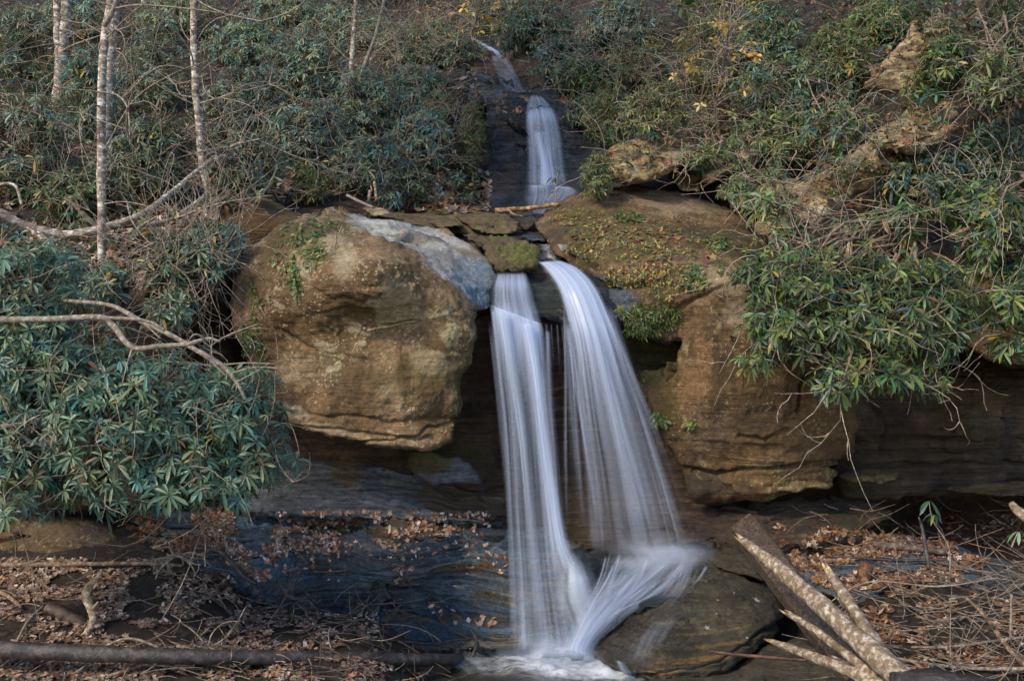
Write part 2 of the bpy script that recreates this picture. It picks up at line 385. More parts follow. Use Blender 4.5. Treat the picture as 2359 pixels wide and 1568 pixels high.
sandm = np.exp(-(((GV[:, 0] - 4.6) / 2.2) ** 2)) * sstep(9.9, 10.4, GV[:, 1]) * sstep(11.9, 11.2, GV[:, 1])
gp[:, :3] = (0.13, 0.062, 0.028); gp[:, 3] = np.clip(sandm * 1.4, 0, .9)
gully = np.exp(-((GV[:, 0] - np.interp(GV[:, 1], [13, 16, 20, 25], [.45, .5, -.1, -1.1])) / 1.35) ** 4) * sstep(12.8, 13.4, GV[:, 1]) * sstep(27, 24, GV[:, 1])
gp[gully > .3, :3] = (0.018, 0.022, 0.030); gp[:, 3] = np.maximum(gp[:, 3], gully * .95)       # bare dark rock of the stream gully
ground = make("ground", GV, GFc, M['ground'], attrs={"paint": gp}, origin=np.zeros(3)); ground["kind"] = "structure"
ROCKS = [(GV, GFc)]            # geometry that later things are laid upon

# ------------------------------------------------------------------ rocks
def rock(name, label, outline, depth, mat, cat='rock', center=None, thick=0.9, edge=0.3, r0=0.72, rings=60, angs=260, amp=0.05, freq=2.2,
         strata=0.03, layer=0.09, tilt=0.0, saw=0.0, cracks=(), paint=(), wet=(), seed=1, jitter=5, group=None, kind=None, fine=0.012):
    out = np.array(outline, float)
    closed = np.vstack([out, out[:1]]); seg = np.hypot(*np.diff(closed, axis=0).T); cum = np.concatenate([[0], np.cumsum(seg)])
    s = np.linspace(0, cum[-1], angs, endpoint=False)
    o = np.stack([np.interp(s, cum, closed[:, 0]), np.interp(s, cum, closed[:, 1])], -1)
    o = (np.roll(o, 1, 0) + 2 * o + np.roll(o, -1, 0)) / 4
    q = np.stack([o[:, 0] * .03, o[:, 1] * .03, 0 * s + seed], -1)
    o = o + jitter * np.stack([fbm(q, 4, seed), fbm(q + 50, 4, seed)], -1) * 1.6
    c = np.array(center if center else out.mean(0), float)
    r = np.linspace(0, 1, rings + 1)[1:] ** 0.85
    UV_ = c + r[:, None, None] * (o - c)[None]
    D = rbf(depth)
    u, v = UV_[..., 0], UV_[..., 1]
    Y = D(u, v); rr = np.clip((r - r0) / (1 - r0), 0, 1)[:, None]
    Y = Y + edge * (1 - np.sqrt(np.clip(1 - rr ** 2, 0, 1)))
    P = W(u, v, Y).reshape(-1, 3)
    cY = float(D(np.array([c[0]]), np.array([c[1]]))[0]); P = np.vstack([W(c[0], c[1], cY)[None], P])
    U = np.concatenate([[c[0]], u.ravel()]); Vv = np.concatenate([[c[1]], v.ravel()])
    # back
    rb = np.linspace(1, 0, 7)[1:-1]; ub = c[0] + rb[:, None] * (o[:, 0] - c[0])[None]; vb = c[1] + rb[:, None] * (o[:, 1] - c[1])[None]
    Yb = Y[-1][None] * 0.5 + cY * .5 + thick * np.sqrt(1 - rb ** 2)[:, None] + 0.5 * edge
    nf = len(P); PB = W(ub, vb, Yb).reshape(-1, 3)
    P = np.vstack([P, PB, W(c[0], c[1], cY + thick + edge)[None]])
    nr = rings + len(rb); A = angs; j = np.arange(A); k = (j + 1) % A
    i = (1 + np.arange(nr - 1) * A)[:, None]
    f4 = np.stack([i + j, i + k, i + A + k, i + A + j], -1).reshape(-1, 4)[:, ::-1]
    f3 = np.vstack([np.stack([np.zeros(A, int), 1 + j, 1 + k], -1)[:, ::-1], np.stack([np.full(A, len(P) - 1), 1 + (nr - 1) * A + k, 1 + (nr - 1) * A + j], -1)[:, ::-1]])
    # normals
    def normals(P):
        n = np.zeros_like(P)
        a = P[f4[:, 0]]; fn = np.cross(P[f4[:, 2]] - a, P[f4[:, 3]] - P[f4[:, 1]])
        for q_ in range(4): np.add.at(n, f4[:, q_], fn)
        return n / (np.linalg.norm(n, axis=1)[:, None] + 1e-12)
    n = normals(P)
    if np.sum(n[1:nf, 1]) > 0:
        n = -n; f4 = f4[:, ::-1]; f3 = f3[:, ::-1]
    d = amp * fbm(P * freq, 5, seed) * 1.6 + fine * fbm(P * 13, 3, seed + 5) * 1.6
    if strata:
        zz = (P[:, 2] + tilt * P[:, 0] + 0.10 * fbm(P * 0.9, 3, seed + 2)) / layer
        li = np.floor(zz).astype(np.int64); fr = zz - li
        hx = np.floor(P[:, 0] / 0.9 + 7 * hash3(li, li * 0, li * 0, seed)).astype(np.int64)
        h0 = 0.6 * hash3(li, li * 0, li * 0, seed) + .4 * hash3(li, hx, li * 0, seed)
        li1 = li + 1; hx1 = np.floor(P[:, 0] / 0.9 + 7 * hash3(li1, li * 0, li * 0, seed)).astype(np.int64)
        h1 = 0.6 * hash3(li1, li * 0, li * 0, seed) + .4 * hash3(li1, hx1, li * 0, seed)
        if saw: d += saw * (0.5 + h0) * (fr ** 1.5 * (1 - sstep(.90, 1.0, fr)) - .4)
        d += strata * ((h0 * (1 - sstep(0.8, 1.0, fr)) + h1 * sstep(0.8, 1.0, fr)) - 0.5) * 2
    wU = U + 10 * fbm(np.stack([U, Vv, 0 * U], -1) * .02, 3, seed); wV = Vv + 10 * fbm(np.stack([U, Vv, 0 * U + 9], -1) * .02, 3, seed)
    dd = np.zeros(len(P))
    for line, wpx, dep in cracks:
        dist = seg_dist(wU, wV, line); dd[:nf] -= dep * np.exp(-(dist / wpx) ** 2)
    P = P + n * (d + dd)[:, None]
    # painted minerals, moss and sky sheen, then wet zones
    pt = np.zeros((len(P), 4)); pt[:, :3] = 0.1; wt = np.zeros(len(P))
    n2 = fbm(np.stack([U, Vv, 0 * U], -1) * .012, 4, seed + 9); 
    for (pu, pv, ru, rv, ang, col, st) in paint:
        ca, sa = math.cos(ang), math.sin(ang); du, dv = U - pu, Vv - pv
        e = np.hypot((du * ca + dv * sa) / ru, (-du * sa + dv * ca) / rv) + 0.45 * n2
        m = np.clip(st * sstep(1.4, 0.6, e), 0, 1)
        keep = np.maximum(pt[:nf, 3], 1e-4); w = m / (m + keep * (1 - m) + 1e-6)
        pt[:nf, :3] = pt[:nf, :3] * (1 - w)[:, None] + np.array(col) * w[:, None]
        pt[:nf, 3] = np.maximum(pt[:nf, 3] * (1 - m) + m, 0)
    for (pu, pv, ru, rv, ang, st) in wet:
        ca, sa = math.cos(ang), math.sin(ang); du, dv = U - pu, Vv - pv
        e = np.hypot((du * ca + dv * sa) / ru, (-du * sa + dv * ca) / rv) + 0.3 * n2
        wt[:nf] = np.maximum(wt[:nf], st * sstep(1.2, 0.85, e))
    ob = make(name, P, [f3, f4], M[mat], attrs={"paint": pt, "wet": wt})
    if kind: ob["kind"] = kind
    else: tag(ob, label, cat, group)
    ROCKS.append((P, f4)); return ob

WHITE = (0.50, 0.52, 0.51); TAN = (0.30, 0.20, 0.11); PALE = (0.40, 0.34, 0.22); OLIVE = (0.075, 0.065, 0.015); RUST = (0.11, 0.055, 0.018); MOSS = (0.10, 0.12, 0.02)
SKY_SHEEN = (0.15, 0.29, 0.42)  # blue of the reflected sky, painted onto wet slab and ledge

# the great overhanging boulder left of the fall
rock("boulder", "huge warm brown lichen-spotted boulder with a pale slab top, left of the lower fall",
     [(528, 700), (535, 625), (578, 560), (640, 525), (700, 490), (780, 478), (850, 500), (930, 512), (1030, 528), (1075, 560), (1110, 592), (1150, 620), (1160, 660), (1135, 705), (1096, 706), (1092, 780), (1068, 870), (1062, 960), (1045, 1020), (990, 1048), (880, 1032), (750, 1006), (660, 985), (612, 930), (575, 860), (548, 770)],
     [(580, 600, 9.72), (700, 560, 9.55), (800, 560, 9.5), (870, 540, 9.9), (700, 495, 10.3), (860, 512, 10.8), (960, 520, 10.9), (1050, 540, 10.8), (950, 560, 10.0), (1040, 600, 10.1), (1000, 620, 9.55), (1120, 640, 10.0), (1060, 680, 9.55), (1110, 690, 9.85),
      (560, 750, 9.55), (700, 750, 9.38), (850, 750, 9.30), (980, 750, 9.28), (1070, 740, 9.38), (640, 900, 9.48), (800, 900, 9.24), (1000, 900, 9.26), (1060, 850, 9.42), (800, 1010, 9.30), (980, 1030, 9.32), (1040, 980, 9.42)],
     'boulder', 'boulder', center=(840, 760), thick=1.3, edge=0.13, r0=0.945, rings=110, angs=420, amp=0.05, freq=1.9, strata=0.016, layer=0.17, tilt=-.12, seed=3,
     cracks=[([(860, 525), (940, 532), (1010, 552), (1060, 578), (1100, 605)], 5, 0.06), ([(890, 548), (960, 556), (1020, 585), (1090, 600)], 4, 0.05), ([(905, 520), (1000, 530), (1060, 548), (1100, 570)], 4, 0.05),
             ([(640, 760), (700, 800), (760, 822), (880, 830)], 6, 0.03), ([(640, 940), (760, 960), (900, 975), (1040, 960)], 5, .03), ([(700, 985), (850, 1000), (1000, 1010)], 4, .04), ([(930, 760), (925, 820), (935, 880)], 4, .014), ([(690, 640), (760, 690), (850, 700)], 4, .018), ([(1020, 900), (1015, 960)], 4, .02), ([(800, 1020), (900, 1012), (1010, 985), (1050, 960)], 3, .05)],
     paint=[(960, 545, 130, 34, 0.28, WHITE, 1.0), (1040, 610, 110, 42, 0.75, (0.46, 0.47, 0.47), 1.0), (1105, 655, 75, 52, 0.6, SKY_SHEEN, 0.95), (1010, 560, 110, 6, .35, (.10, .09, .07), .8), (960, 552, 90, 5, .25, (.12, .10, .07), .8), (1070, 620, 60, 5, .7, (.10, .14, .18), .7),
            (800, 610, 40, 60, .3, TAN, .55), (700, 560, 110, 50, -.2, OLIVE, .7), (880, 850, 210, 60, 0.1, OLIVE, .45), (640, 700, 40, 150, 0, RUST, .6), (700, 850, 80, 40, .4, (0.27, 0.19, 0.12), .5),
            (880, 1000, 200, 28, 0.12, (0.27, 0.18, 0.10), .6), (845, 765, 16, 9, 0, (0.58, 0.48, 0.30), 1), (833, 790, 12, 7, 0, (0.5, 0.4, 0.25), 1), (905, 690, 26, 50, .2, (.50, .42, .24), .62), (940, 735, 30, 34, 0, (.50, .42, .24), .6), (880, 735, 20, 22, 0, (.48, .40, .22), .6), (800, 612, 24, 40, .3, (.50, .42, .30), .7), (768, 560, 26, 20, 0, (.48, .38, .25), .6), (1042, 770, 26, 34, 0, (.50, .43, .24), .6), (700, 610, 18, 26, 0, (.45, .35, .22), .55),
            (990, 830, 40, 26, .2, (.44, .34, .20), .6), (860, 690, 26, 20, 0, (.52, .44, .28), .62), (820, 760, 20, 14, 0, (.5, .4, .26), .6), (1000, 720, 26, 20, 0, (.46, .38, .22), .58), (660, 940, 60, 18, .3, (.46, .38, .26), .58), (760, 990, 70, 12, .2, (.44, .34, .22), .55), (900, 900, 30, 16, 0, (.40, .30, .17), .55), (740, 800, 30, 12, .3, (.46, .38, .26), .6), (660, 850, 30, 50, .2, (.40, .30, .18), .45), (930, 940, 90, 20, 0, (.36, .25, .14), .5), (850, 620, 60, 40, 0, (.10, .055, .02), .6), (960, 640, 60, 40, .5, (.12, .065, .024), .6), (760, 700, 70, 60, .2, (.13, .075, .03), .45), (930, 860, 14, 50, 0, (.09, .055, .02), .6), (600, 640, 30, 60, 0, (.14, .085, .035), .6), (920, 700, 60, 50, .8, (0.34, 0.28, 0.16), .55), (757, 850, 8, 6, 0, (.5, .45, .35), 1),
            (1060, 900, 16, 120, 0.1, OLIVE, .6)],
     wet=[(1115, 655, 90, 65, 0.6, 1.0), (1030, 590, 130, 45, .6, .6)])

# rock wall set back left of the boulder
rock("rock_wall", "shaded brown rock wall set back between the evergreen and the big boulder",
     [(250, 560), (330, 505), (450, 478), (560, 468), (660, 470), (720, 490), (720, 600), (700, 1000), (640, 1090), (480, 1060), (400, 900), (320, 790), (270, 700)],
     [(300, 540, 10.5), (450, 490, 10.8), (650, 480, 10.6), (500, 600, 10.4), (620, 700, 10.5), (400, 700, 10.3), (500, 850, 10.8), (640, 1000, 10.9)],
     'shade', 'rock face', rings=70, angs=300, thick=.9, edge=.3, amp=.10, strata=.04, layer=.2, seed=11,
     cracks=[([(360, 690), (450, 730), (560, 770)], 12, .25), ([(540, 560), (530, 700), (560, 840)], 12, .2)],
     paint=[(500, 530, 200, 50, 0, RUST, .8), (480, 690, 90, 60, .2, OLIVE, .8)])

# back wall behind the falling water
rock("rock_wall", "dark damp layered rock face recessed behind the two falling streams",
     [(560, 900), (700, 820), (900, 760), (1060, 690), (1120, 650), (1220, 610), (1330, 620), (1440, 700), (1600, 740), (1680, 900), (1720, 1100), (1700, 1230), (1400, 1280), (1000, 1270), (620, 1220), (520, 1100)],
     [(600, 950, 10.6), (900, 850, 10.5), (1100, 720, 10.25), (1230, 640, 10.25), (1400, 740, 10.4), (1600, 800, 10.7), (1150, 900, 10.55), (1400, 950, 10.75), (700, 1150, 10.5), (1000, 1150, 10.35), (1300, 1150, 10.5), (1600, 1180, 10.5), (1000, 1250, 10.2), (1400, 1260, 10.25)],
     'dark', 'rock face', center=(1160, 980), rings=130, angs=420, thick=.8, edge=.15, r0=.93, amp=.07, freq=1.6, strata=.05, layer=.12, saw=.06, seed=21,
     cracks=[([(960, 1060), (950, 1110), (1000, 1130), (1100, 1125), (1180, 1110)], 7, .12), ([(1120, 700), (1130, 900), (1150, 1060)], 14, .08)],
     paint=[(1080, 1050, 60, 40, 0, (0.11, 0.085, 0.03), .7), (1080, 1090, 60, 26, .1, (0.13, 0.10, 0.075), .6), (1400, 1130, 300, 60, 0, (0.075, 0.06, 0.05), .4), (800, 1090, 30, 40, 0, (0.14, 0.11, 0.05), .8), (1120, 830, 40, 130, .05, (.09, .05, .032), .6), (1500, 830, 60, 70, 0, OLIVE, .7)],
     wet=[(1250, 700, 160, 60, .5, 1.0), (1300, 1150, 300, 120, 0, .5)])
rock("rock_lip", "wet blue-grey stone lip the right stream pours over",
     [(1120, 610), (1180, 600), (1250, 590), (1330, 600), (1400, 640), (1450, 690), (1460, 735), (1400, 755), (1300, 745), (1240, 735), (1130, 708)],
     [(1140, 640, 10.1), (1250, 600, 10.7), (1350, 640, 10.2), (1200, 660, 9.95), (1300, 700, 9.85), (1430, 700, 9.9), (1150, 700, 9.8), (1300, 740, 9.85), (1440, 740, 9.9)],
     'blue', 'rock', rings=40, angs=220, thick=.35, edge=.15, amp=.03, strata=.03, layer=.1, seed=23, paint=[(1260, 680, 80, 40, .5, (0.05, 0.06, 0.035), .6)])
rock("rock_block", "squarish mossy block wedged under the big boulder",
     [(948, 1045), (1060, 1050), (1090, 1085), (1108, 1112), (1030, 1118), (960, 1110), (945, 1080)],
     [(960, 1060, 10.1), (1060, 1060, 9.95), (1000, 1100, 9.95), (1090, 1105, 10.1)], 'slate', 'rock', rings=24, angs=120, thick=.5, edge=.12, r0=.8, amp=.03, strata=.01, seed=31,
     paint=[(985, 1065, 60, 24, 0, (0.12, 0.09, 0.03), .9), (1010, 1055, 40, 14, 0, MOSS, .5)])
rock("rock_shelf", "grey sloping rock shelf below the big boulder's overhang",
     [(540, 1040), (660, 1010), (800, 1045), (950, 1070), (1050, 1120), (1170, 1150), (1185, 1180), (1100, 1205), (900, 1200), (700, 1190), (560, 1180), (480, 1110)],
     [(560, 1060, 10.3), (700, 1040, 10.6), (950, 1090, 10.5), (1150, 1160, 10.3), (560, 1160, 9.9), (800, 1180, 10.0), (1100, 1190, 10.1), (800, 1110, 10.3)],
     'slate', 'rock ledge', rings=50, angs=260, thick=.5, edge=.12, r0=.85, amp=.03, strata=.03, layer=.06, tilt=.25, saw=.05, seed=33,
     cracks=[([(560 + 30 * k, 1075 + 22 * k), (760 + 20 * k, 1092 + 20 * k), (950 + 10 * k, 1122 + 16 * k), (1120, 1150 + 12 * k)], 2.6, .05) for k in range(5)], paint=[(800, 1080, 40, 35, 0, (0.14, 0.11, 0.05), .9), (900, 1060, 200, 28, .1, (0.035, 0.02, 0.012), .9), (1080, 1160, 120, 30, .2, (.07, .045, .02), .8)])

# the wet stepped ledges left of the pool: thin grey, tan and black beds, the sky's blue reflection painted in streaks
_r = random.Random(4)
BEDS_AND_SHEEN = [(_r.uniform(430, 1200), _r.uniform(1190, 1480), _r.uniform(50, 190), _r.uniform(3, 9), _r.uniform(-.02, .1), _r.choice([(.17, .30, .42), (.13, .22, .31), (.20, .30, .40), (.02, .02, .024), (.10, .16, .22), (.24, .16, .07), (.24, .26, .30)]), _r.uniform(.6, 1)) for _ in range(70)]
SEAMS = []
for _k in range(16):
    _v = 1200 + _k * 17 + _r.uniform(-5, 5); _u = _r.uniform(430, 760); _w = _r.uniform(250, 520)
    SEAMS.append(([(_u + _w * t, _v + 9 * math.sin(_k * 2.1 + t * 5) + 14 * t) for t in (0, .2, .4, .6, .8, 1)], _r.uniform(2.2, 4.0), _r.uniform(.035, .08)))
rock("bedrock", "", [(280, 1185), (420, 1170), (600, 1165), (800, 1180), (1000, 1195), (1180, 1190), (1330, 1250), (1400, 1330), (1360, 1480), (1250, 1495), (1100, 1500), (930, 1500), (800, 1480), (700, 1440), (600, 1380), (480, 1320), (330, 1260)],
     [(300, 1200, 9.7), (500, 1180, 10.0), (800, 1190, 10.4), (1200, 1205, 10.3), (1350, 1270, 10.0), (400, 1260, 9.3), (560, 1330, 9.0), (800, 1270, 9.75), (1100, 1270, 9.9), (700, 1335, 9.3), (900, 1335, 9.35), (1200, 1335, 9.5), (740, 1375, 9.35), (900, 1380, 9.45), (1100, 1380, 9.5), (880, 1425, 9.2), (1100, 1430, 9.15), (1300, 1440, 9.2), (1000, 1480, 9.15), (1300, 1480, 9.1), (800, 1430, 9.1)],
     'ledge', center=(840, 1320), rings=150, angs=520, thick=.5, edge=.12, r0=.93, amp=.035, freq=2.2, strata=.06, layer=.050, tilt=.05, saw=.075, seed=41, kind='structure', fine=.020,
     cracks=SEAMS + [([(560, 1345), (640, 1360), (740, 1365), (860, 1355), (950, 1365)], 12, .20), ([(700, 1378), (760, 1392), (830, 1384)], 20, .45), ([(840, 1390), (960, 1394), (1170, 1390)], 15, .40), ([(900, 1375), (905, 1410)], 8, -.2), ([(830, 1455), (1000, 1458), (1160, 1462)], 9, .14), ([(820, 1222), (920, 1240), (1150, 1245)], 4, .07), ([(700, 1205), (800, 1212), (1000, 1218)], 3, .05)],
     paint=BEDS_AND_SHEEN + [(650, 1318, 120, 20, .06, SKY_SHEEN, .7), (1060, 1310, 80, 8, 0, (0.20, 0.09, 0.015), .9), (880, 1375, 20, 24, 0, (.20, .20, .20), .9), (1000, 1423, 190, 7, .03, (0.24, 0.20, 0.11), .7), (900, 1300, 150, 12, 0, (.17, .12, .05), .4)],
     wet=[(800, 1300, 600, 220, 0, .4)])
rock("rock_slab", "dark flat slab tilted on the ledges, sprinkled with fallen leaves", [(840, 1196), (900, 1190), (990, 1204), (1060, 1222), (1070, 1232), (980, 1232), (900, 1216)],
     [(850, 1200, 10.2), (1000, 1210, 10.15), (1060, 1228, 9.95), (940, 1222, 10.0)], 'ledge', 'rock', rings=14, angs=90, thick=.2, edge=.05, amp=.01, strata=0, seed=43)
rock("dark_rock", "rounded dark rock under the left stream where it splashes", [(1296, 1300), (1310, 1268), (1345, 1262), (1380, 1285), (1394, 1318), (1385, 1345), (1330, 1350), (1300, 1335)],
     [(1310, 1280, 9.6), (1370, 1290, 9.5), (1340, 1330, 9.3), (1300, 1340, 9.4)], 'blue', 'rock', rings=24, angs=100, thick=.5, edge=.2, r0=.3, amp=.02, strata=.01, seed=45)
rock("bedrock", "", [(1330, 1270), (1420, 1262), (1520, 1262), (1640, 1240), (1690, 1280), (1700, 1330), (1560, 1380), (1440, 1420), (1380, 1480), (1330, 1500), (1290, 1450), (1300, 1350)],
     [(1350, 1280, 9.9), (1550, 1270, 9.8), (1670, 1270, 9.7), (1400, 1350, 9.2), (1550, 1330, 9.1), (1350, 1440, 8.95), (1300, 1480, 8.9)], 'blue', rings=44, angs=200, thick=.4, edge=.1, amp=.03, strata=.03, layer=.08, seed=47, kind='structure')
# foreground boulder at the pool
rock("wet_boulder", "big wet brown boulder with orange moss edging, between the pool and the broken timber",
     [(1342, 1480), (1352, 1450), (1390, 1412), (1450, 1372), (1510, 1330), (1560, 1296), (1605, 1282), (1660, 1300), (1700, 1315), (1765, 1338), (1805, 1352), (1812, 1420), (1790, 1470), (1740, 1500), (1680, 1540), (1600, 1566), (1500, 1572), (1420, 1550), (1370, 1520)],
     [(1370, 1480, 8.75), (1450, 1400, 8.85), (1600, 1300, 9.15), (1760, 1350, 9.0), (1600, 1400, 8.5), (1750, 1440, 8.45), (1500, 1500, 8.25), (1650, 1500, 8.15), (1450, 1545, 8.2), (1790, 1460, 8.5), (1600, 1550, 8.1)],
     'wetbrown', 'boulder', rings=70, angs=300, thick=.8, edge=.25, r0=.8, amp=.03, freq=1.8, strata=.02, layer=.08, tilt=-.2, seed=51,
     cracks=[([(1430, 1560), (1560, 1545), (1700, 1500), (1800, 1430)], 4, .06)],
     paint=[(1590, 1520, 120, 7, -.1, (.24, .14, .04), .55), (1670, 1482, 110, 5, -.12, (.22, .14, .04), .55), (1640, 1450, 120, 5, -.12, (.20, .14, .05), .5), (1600, 1425, 90, 5, -.12, (.20, .14, .06), .45), (1520, 1548, 60, 10, -.05, (.26, .16, .05), .6), (1570, 1350, 60, 10, -.4, (.16, .13, .06), .6), (1650, 1400, 120, 50, -.2, (0.07, 0.075, 0.03), .4)],
     wet=[(1450, 1450, 130, 130, 0, .9), (1560, 1340, 90, 60, 0, .7)])
rock("rock_step", "low dark flat rock in the water below the wet boulder", [(1230, 1500), (1300, 1494), (1345, 1505), (1340, 1525), (1240, 1520)], [(1240, 1505, 8.9), (1340, 1510, 8.8), (1280, 1520, 8.75)],
     'wetbrown', 'rock', rings=12, angs=60, thick=.3, edge=.08, amp=.01, strata=0, seed=52)
rock("rock_ledge", "dark ledge of rock under the wet boulder at the frame's bottom edge", [(1480, 1575), (1560, 1560), (1640, 1560), (1760, 1500), (1850, 1470), (1980, 1530), (2080, 1600), (2000, 1690), (1500, 1690)],
     [(1500, 1570, 8.0), (1700, 1540, 8.2), (1850, 1490, 8.3), (1700, 1680, 7.6), (1500, 1680, 7.6)], 'wetbrown', 'rock ledge', rings=30, angs=140, thick=.5, edge=.15, amp=.04, strata=.05, seed=53)
rock("small_boulder", "small wet grey-brown rock beside the big timber's top end", [(1612, 1282), (1650, 1262), (1705, 1258), (1750, 1290), (1760, 1335), (1700, 1325), (1640, 1305)],
     [(1620, 1285, 9.4), (1700, 1265, 9.4), (1740, 1320, 9.1), (1660, 1300, 9.2)], 'wetbrown', 'rock', rings=20, angs=90, thick=.4, edge=.12, amp=.02, strata=.01, seed=54)

# right-hand cliff
rock("cliff", "broad brown cliff with streaked face right of the falls, its top sloping back",
     [(1232, 515), (1262, 480), (1320, 445), (1400, 432), (1500, 432), (1600, 455), (1700, 490), (1790, 530), (1850, 590), (1960, 640), (2040, 760), (2010, 850), (1972, 900), (1968, 1040), (1900, 1100), (1780, 1140), (1680, 1150), (1600, 1150), (1565, 1075), (1520, 980), (1482, 905), (1478, 870), (1550, 860), (1560, 790), (1440, 745), (1400, 700), (1330, 610), (1290, 600), (1250, 540)],
     [(1250, 510, 11.5), (1320, 450, 12.3), (1500, 436, 12.7), (1650, 480, 12.2), (1800, 540, 11.6), (1270, 540, 10.9), (1400, 520, 11.0), (1550, 540, 10.6), (1700, 580, 10.2), (1330, 600, 10.4), (1450, 640, 9.95), (1560, 640, 9.8), (1700, 680, 9.6), (1900, 700, 9.7), (1450, 730, 9.9), (1560, 760, 10.0), (1640, 780, 9.65), (1800, 800, 9.5), (1950, 850, 9.8), (1520, 900, 10.0), (1650, 900, 9.6), (1800, 950, 9.5), (1950, 950, 9.7), (1580, 1060, 9.9), (1750, 1080, 9.7), (1950, 1060, 9.9), (1700, 1140, 9.85)],
     'cliff', 'cliff', center=(1690, 780), rings=130, angs=520, thick=1.3, edge=.20, r0=.92, amp=.06, freq=1.5, strata=.022, layer=.16, tilt=.05, seed=61,
     cracks=[([(1290, 605), (1400, 650), (1500, 660)], 7, .12), ([(1860, 860), (1850, 900), (1840, 950)], 4, .12), ([(1700, 1000), (1760, 1010), (1820, 995)], 4, .05), ([(1520, 1070), (1650, 1090), (1800, 1075), (1960, 1070)], 5, .10), ([(1700, 490), (1800, 560), (1900, 640)], 8, .12), ([(1560, 790), (1540, 860)], 10, .15), ([(1580, 700), (1700, 650), (1800, 660)], 5, .05)],
     paint=[(1560, 470, 130, 20, .12, (0.27, 0.20, 0.13), .9), (1420, 560, 130, 60, .3, (0.09, 0.07, 0.018), .75), (1680, 560, 110, 30, .4, (.055, .045, .012), .9), (1680, 650, 80, 40, .2, (0.30, 0.23, 0.14), .7), (1750, 720, 90, 40, 0, (0.24, 0.19, 0.14), .7), (1610, 850, 40, 90, .2, (.21, .12, .055), .7), (1880, 1000, 80, 100, 0, (0.17, 0.10, 0.045), .8), (1740, 960, 50, 60, 0, (.07, .045, .02), .6), (1640, 1000, 90, 60, 0, (.15, .10, .06), .6), (1500, 830, 40, 60, 0, (.05, .05, .014), .9), (1420, 690, 60, 40, .6, (0.10, 0.14, 0.20), .9), (1400, 1090, 60, 40, 0, (.05, .04, .03), .5), (1620, 1110, 80, 30, 0, (.07, .05, .035), .8)],
     wet=[(1415, 690, 70, 55, .6, 1.0)])
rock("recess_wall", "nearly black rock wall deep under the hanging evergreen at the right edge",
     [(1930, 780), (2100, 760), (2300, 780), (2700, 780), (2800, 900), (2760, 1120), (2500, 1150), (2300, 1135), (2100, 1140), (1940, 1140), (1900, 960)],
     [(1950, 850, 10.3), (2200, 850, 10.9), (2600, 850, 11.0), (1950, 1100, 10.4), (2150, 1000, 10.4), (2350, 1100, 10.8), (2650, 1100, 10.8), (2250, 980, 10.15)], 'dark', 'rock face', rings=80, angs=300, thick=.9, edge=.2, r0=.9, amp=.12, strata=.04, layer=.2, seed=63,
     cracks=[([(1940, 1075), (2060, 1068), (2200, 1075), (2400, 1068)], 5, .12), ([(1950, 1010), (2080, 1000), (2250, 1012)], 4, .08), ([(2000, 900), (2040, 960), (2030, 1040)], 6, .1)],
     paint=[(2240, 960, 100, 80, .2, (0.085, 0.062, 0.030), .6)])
rock("overhang", "brown overhanging rock brow at the right edge above the dark recess",
     [(1900, 600), (2000, 560), (2200, 560), (2500, 540), (2800, 600), (2800, 880), (2500, 880), (2359, 855), (2290, 835), (2230, 800), (2130, 770), (2000, 700)],
     [(1950, 620, 10.9), (2200, 600, 11.2), (2600, 600, 11.2), (2050, 690, 10.5), (2200, 760, 10.3), (2320, 830, 10.0), (2600, 860, 9.8), (2400, 700, 10.2)], 'cliff', 'rock', rings=60, angs=260, thick=1.2, edge=.25, r0=.85, amp=.09, strata=.03, layer=.2, seed=65,
     cracks=[([(2060, 690), (2200, 640), (2320, 600)], 6, .1)], paint=[(2320, 790, 70, 50, .3, (.15, .10, .05), .6)])
# layered plates at the cliff's foot
rock("rock_plate", "long thick plate of layered rock jutting from the cliff's foot", [(1656, 1102), (1690, 1084), (1900, 1074), (1925, 1086), (1915, 1118), (1700, 1146), (1690, 1122)], [(1660, 1100, 9.85), (1900, 1080, 9.85), (1800, 1110, 9.7), (1700, 1140, 9.75)],
     'cliff', 'rock', rings=24, angs=160, thick=.4, edge=.05, r0=.88, amp=.015, strata=.02, layer=.06, seed=67, paint=[(1820, 1115, 90, 16, 0, (.20, .14, .07), .7), (1780, 1092, 120, 8, 0, (.09, .09, .03), .6)], cracks=[([(1700, 1108), (1800, 1102), (1860, 1104), (1915, 1108)], 3, .05)])
rock("rock_plate", "narrow broken rock plate right of the long plate, against the dark recess", [(1930, 1095), (1960, 1082), (2080, 1078), (2075, 1098), (2060, 1108), (1960, 1112)], [(1940, 1095, 10.2), (2060, 1085, 10.4), (2000, 1108, 10.2)],
     'cliff', 'rock', rings=16, angs=90, thick=.4, edge=.05, amp=.015, strata=.015, layer=.06, seed=68, paint=[(2010, 1100, 50, 8, 0, (.22, .13, .06), .8)])
rock("rock_plate", "sandy flat rock plate at the far right below the black recess", [(2180, 1128), (2260, 1112), (2420, 1105), (2600, 1108), (2600, 1135), (2350, 1140)], [(2200, 1128, 10.3), (2600, 1115, 10.35), (2400, 1135, 10.1)],
     'cliff', 'rock', rings=16, angs=90, thick=.4, edge=.05, amp=.02, strata=.01, seed=69, paint=[(2330, 1122, 120, 14, 0, (.20, .12, .05), .8)])
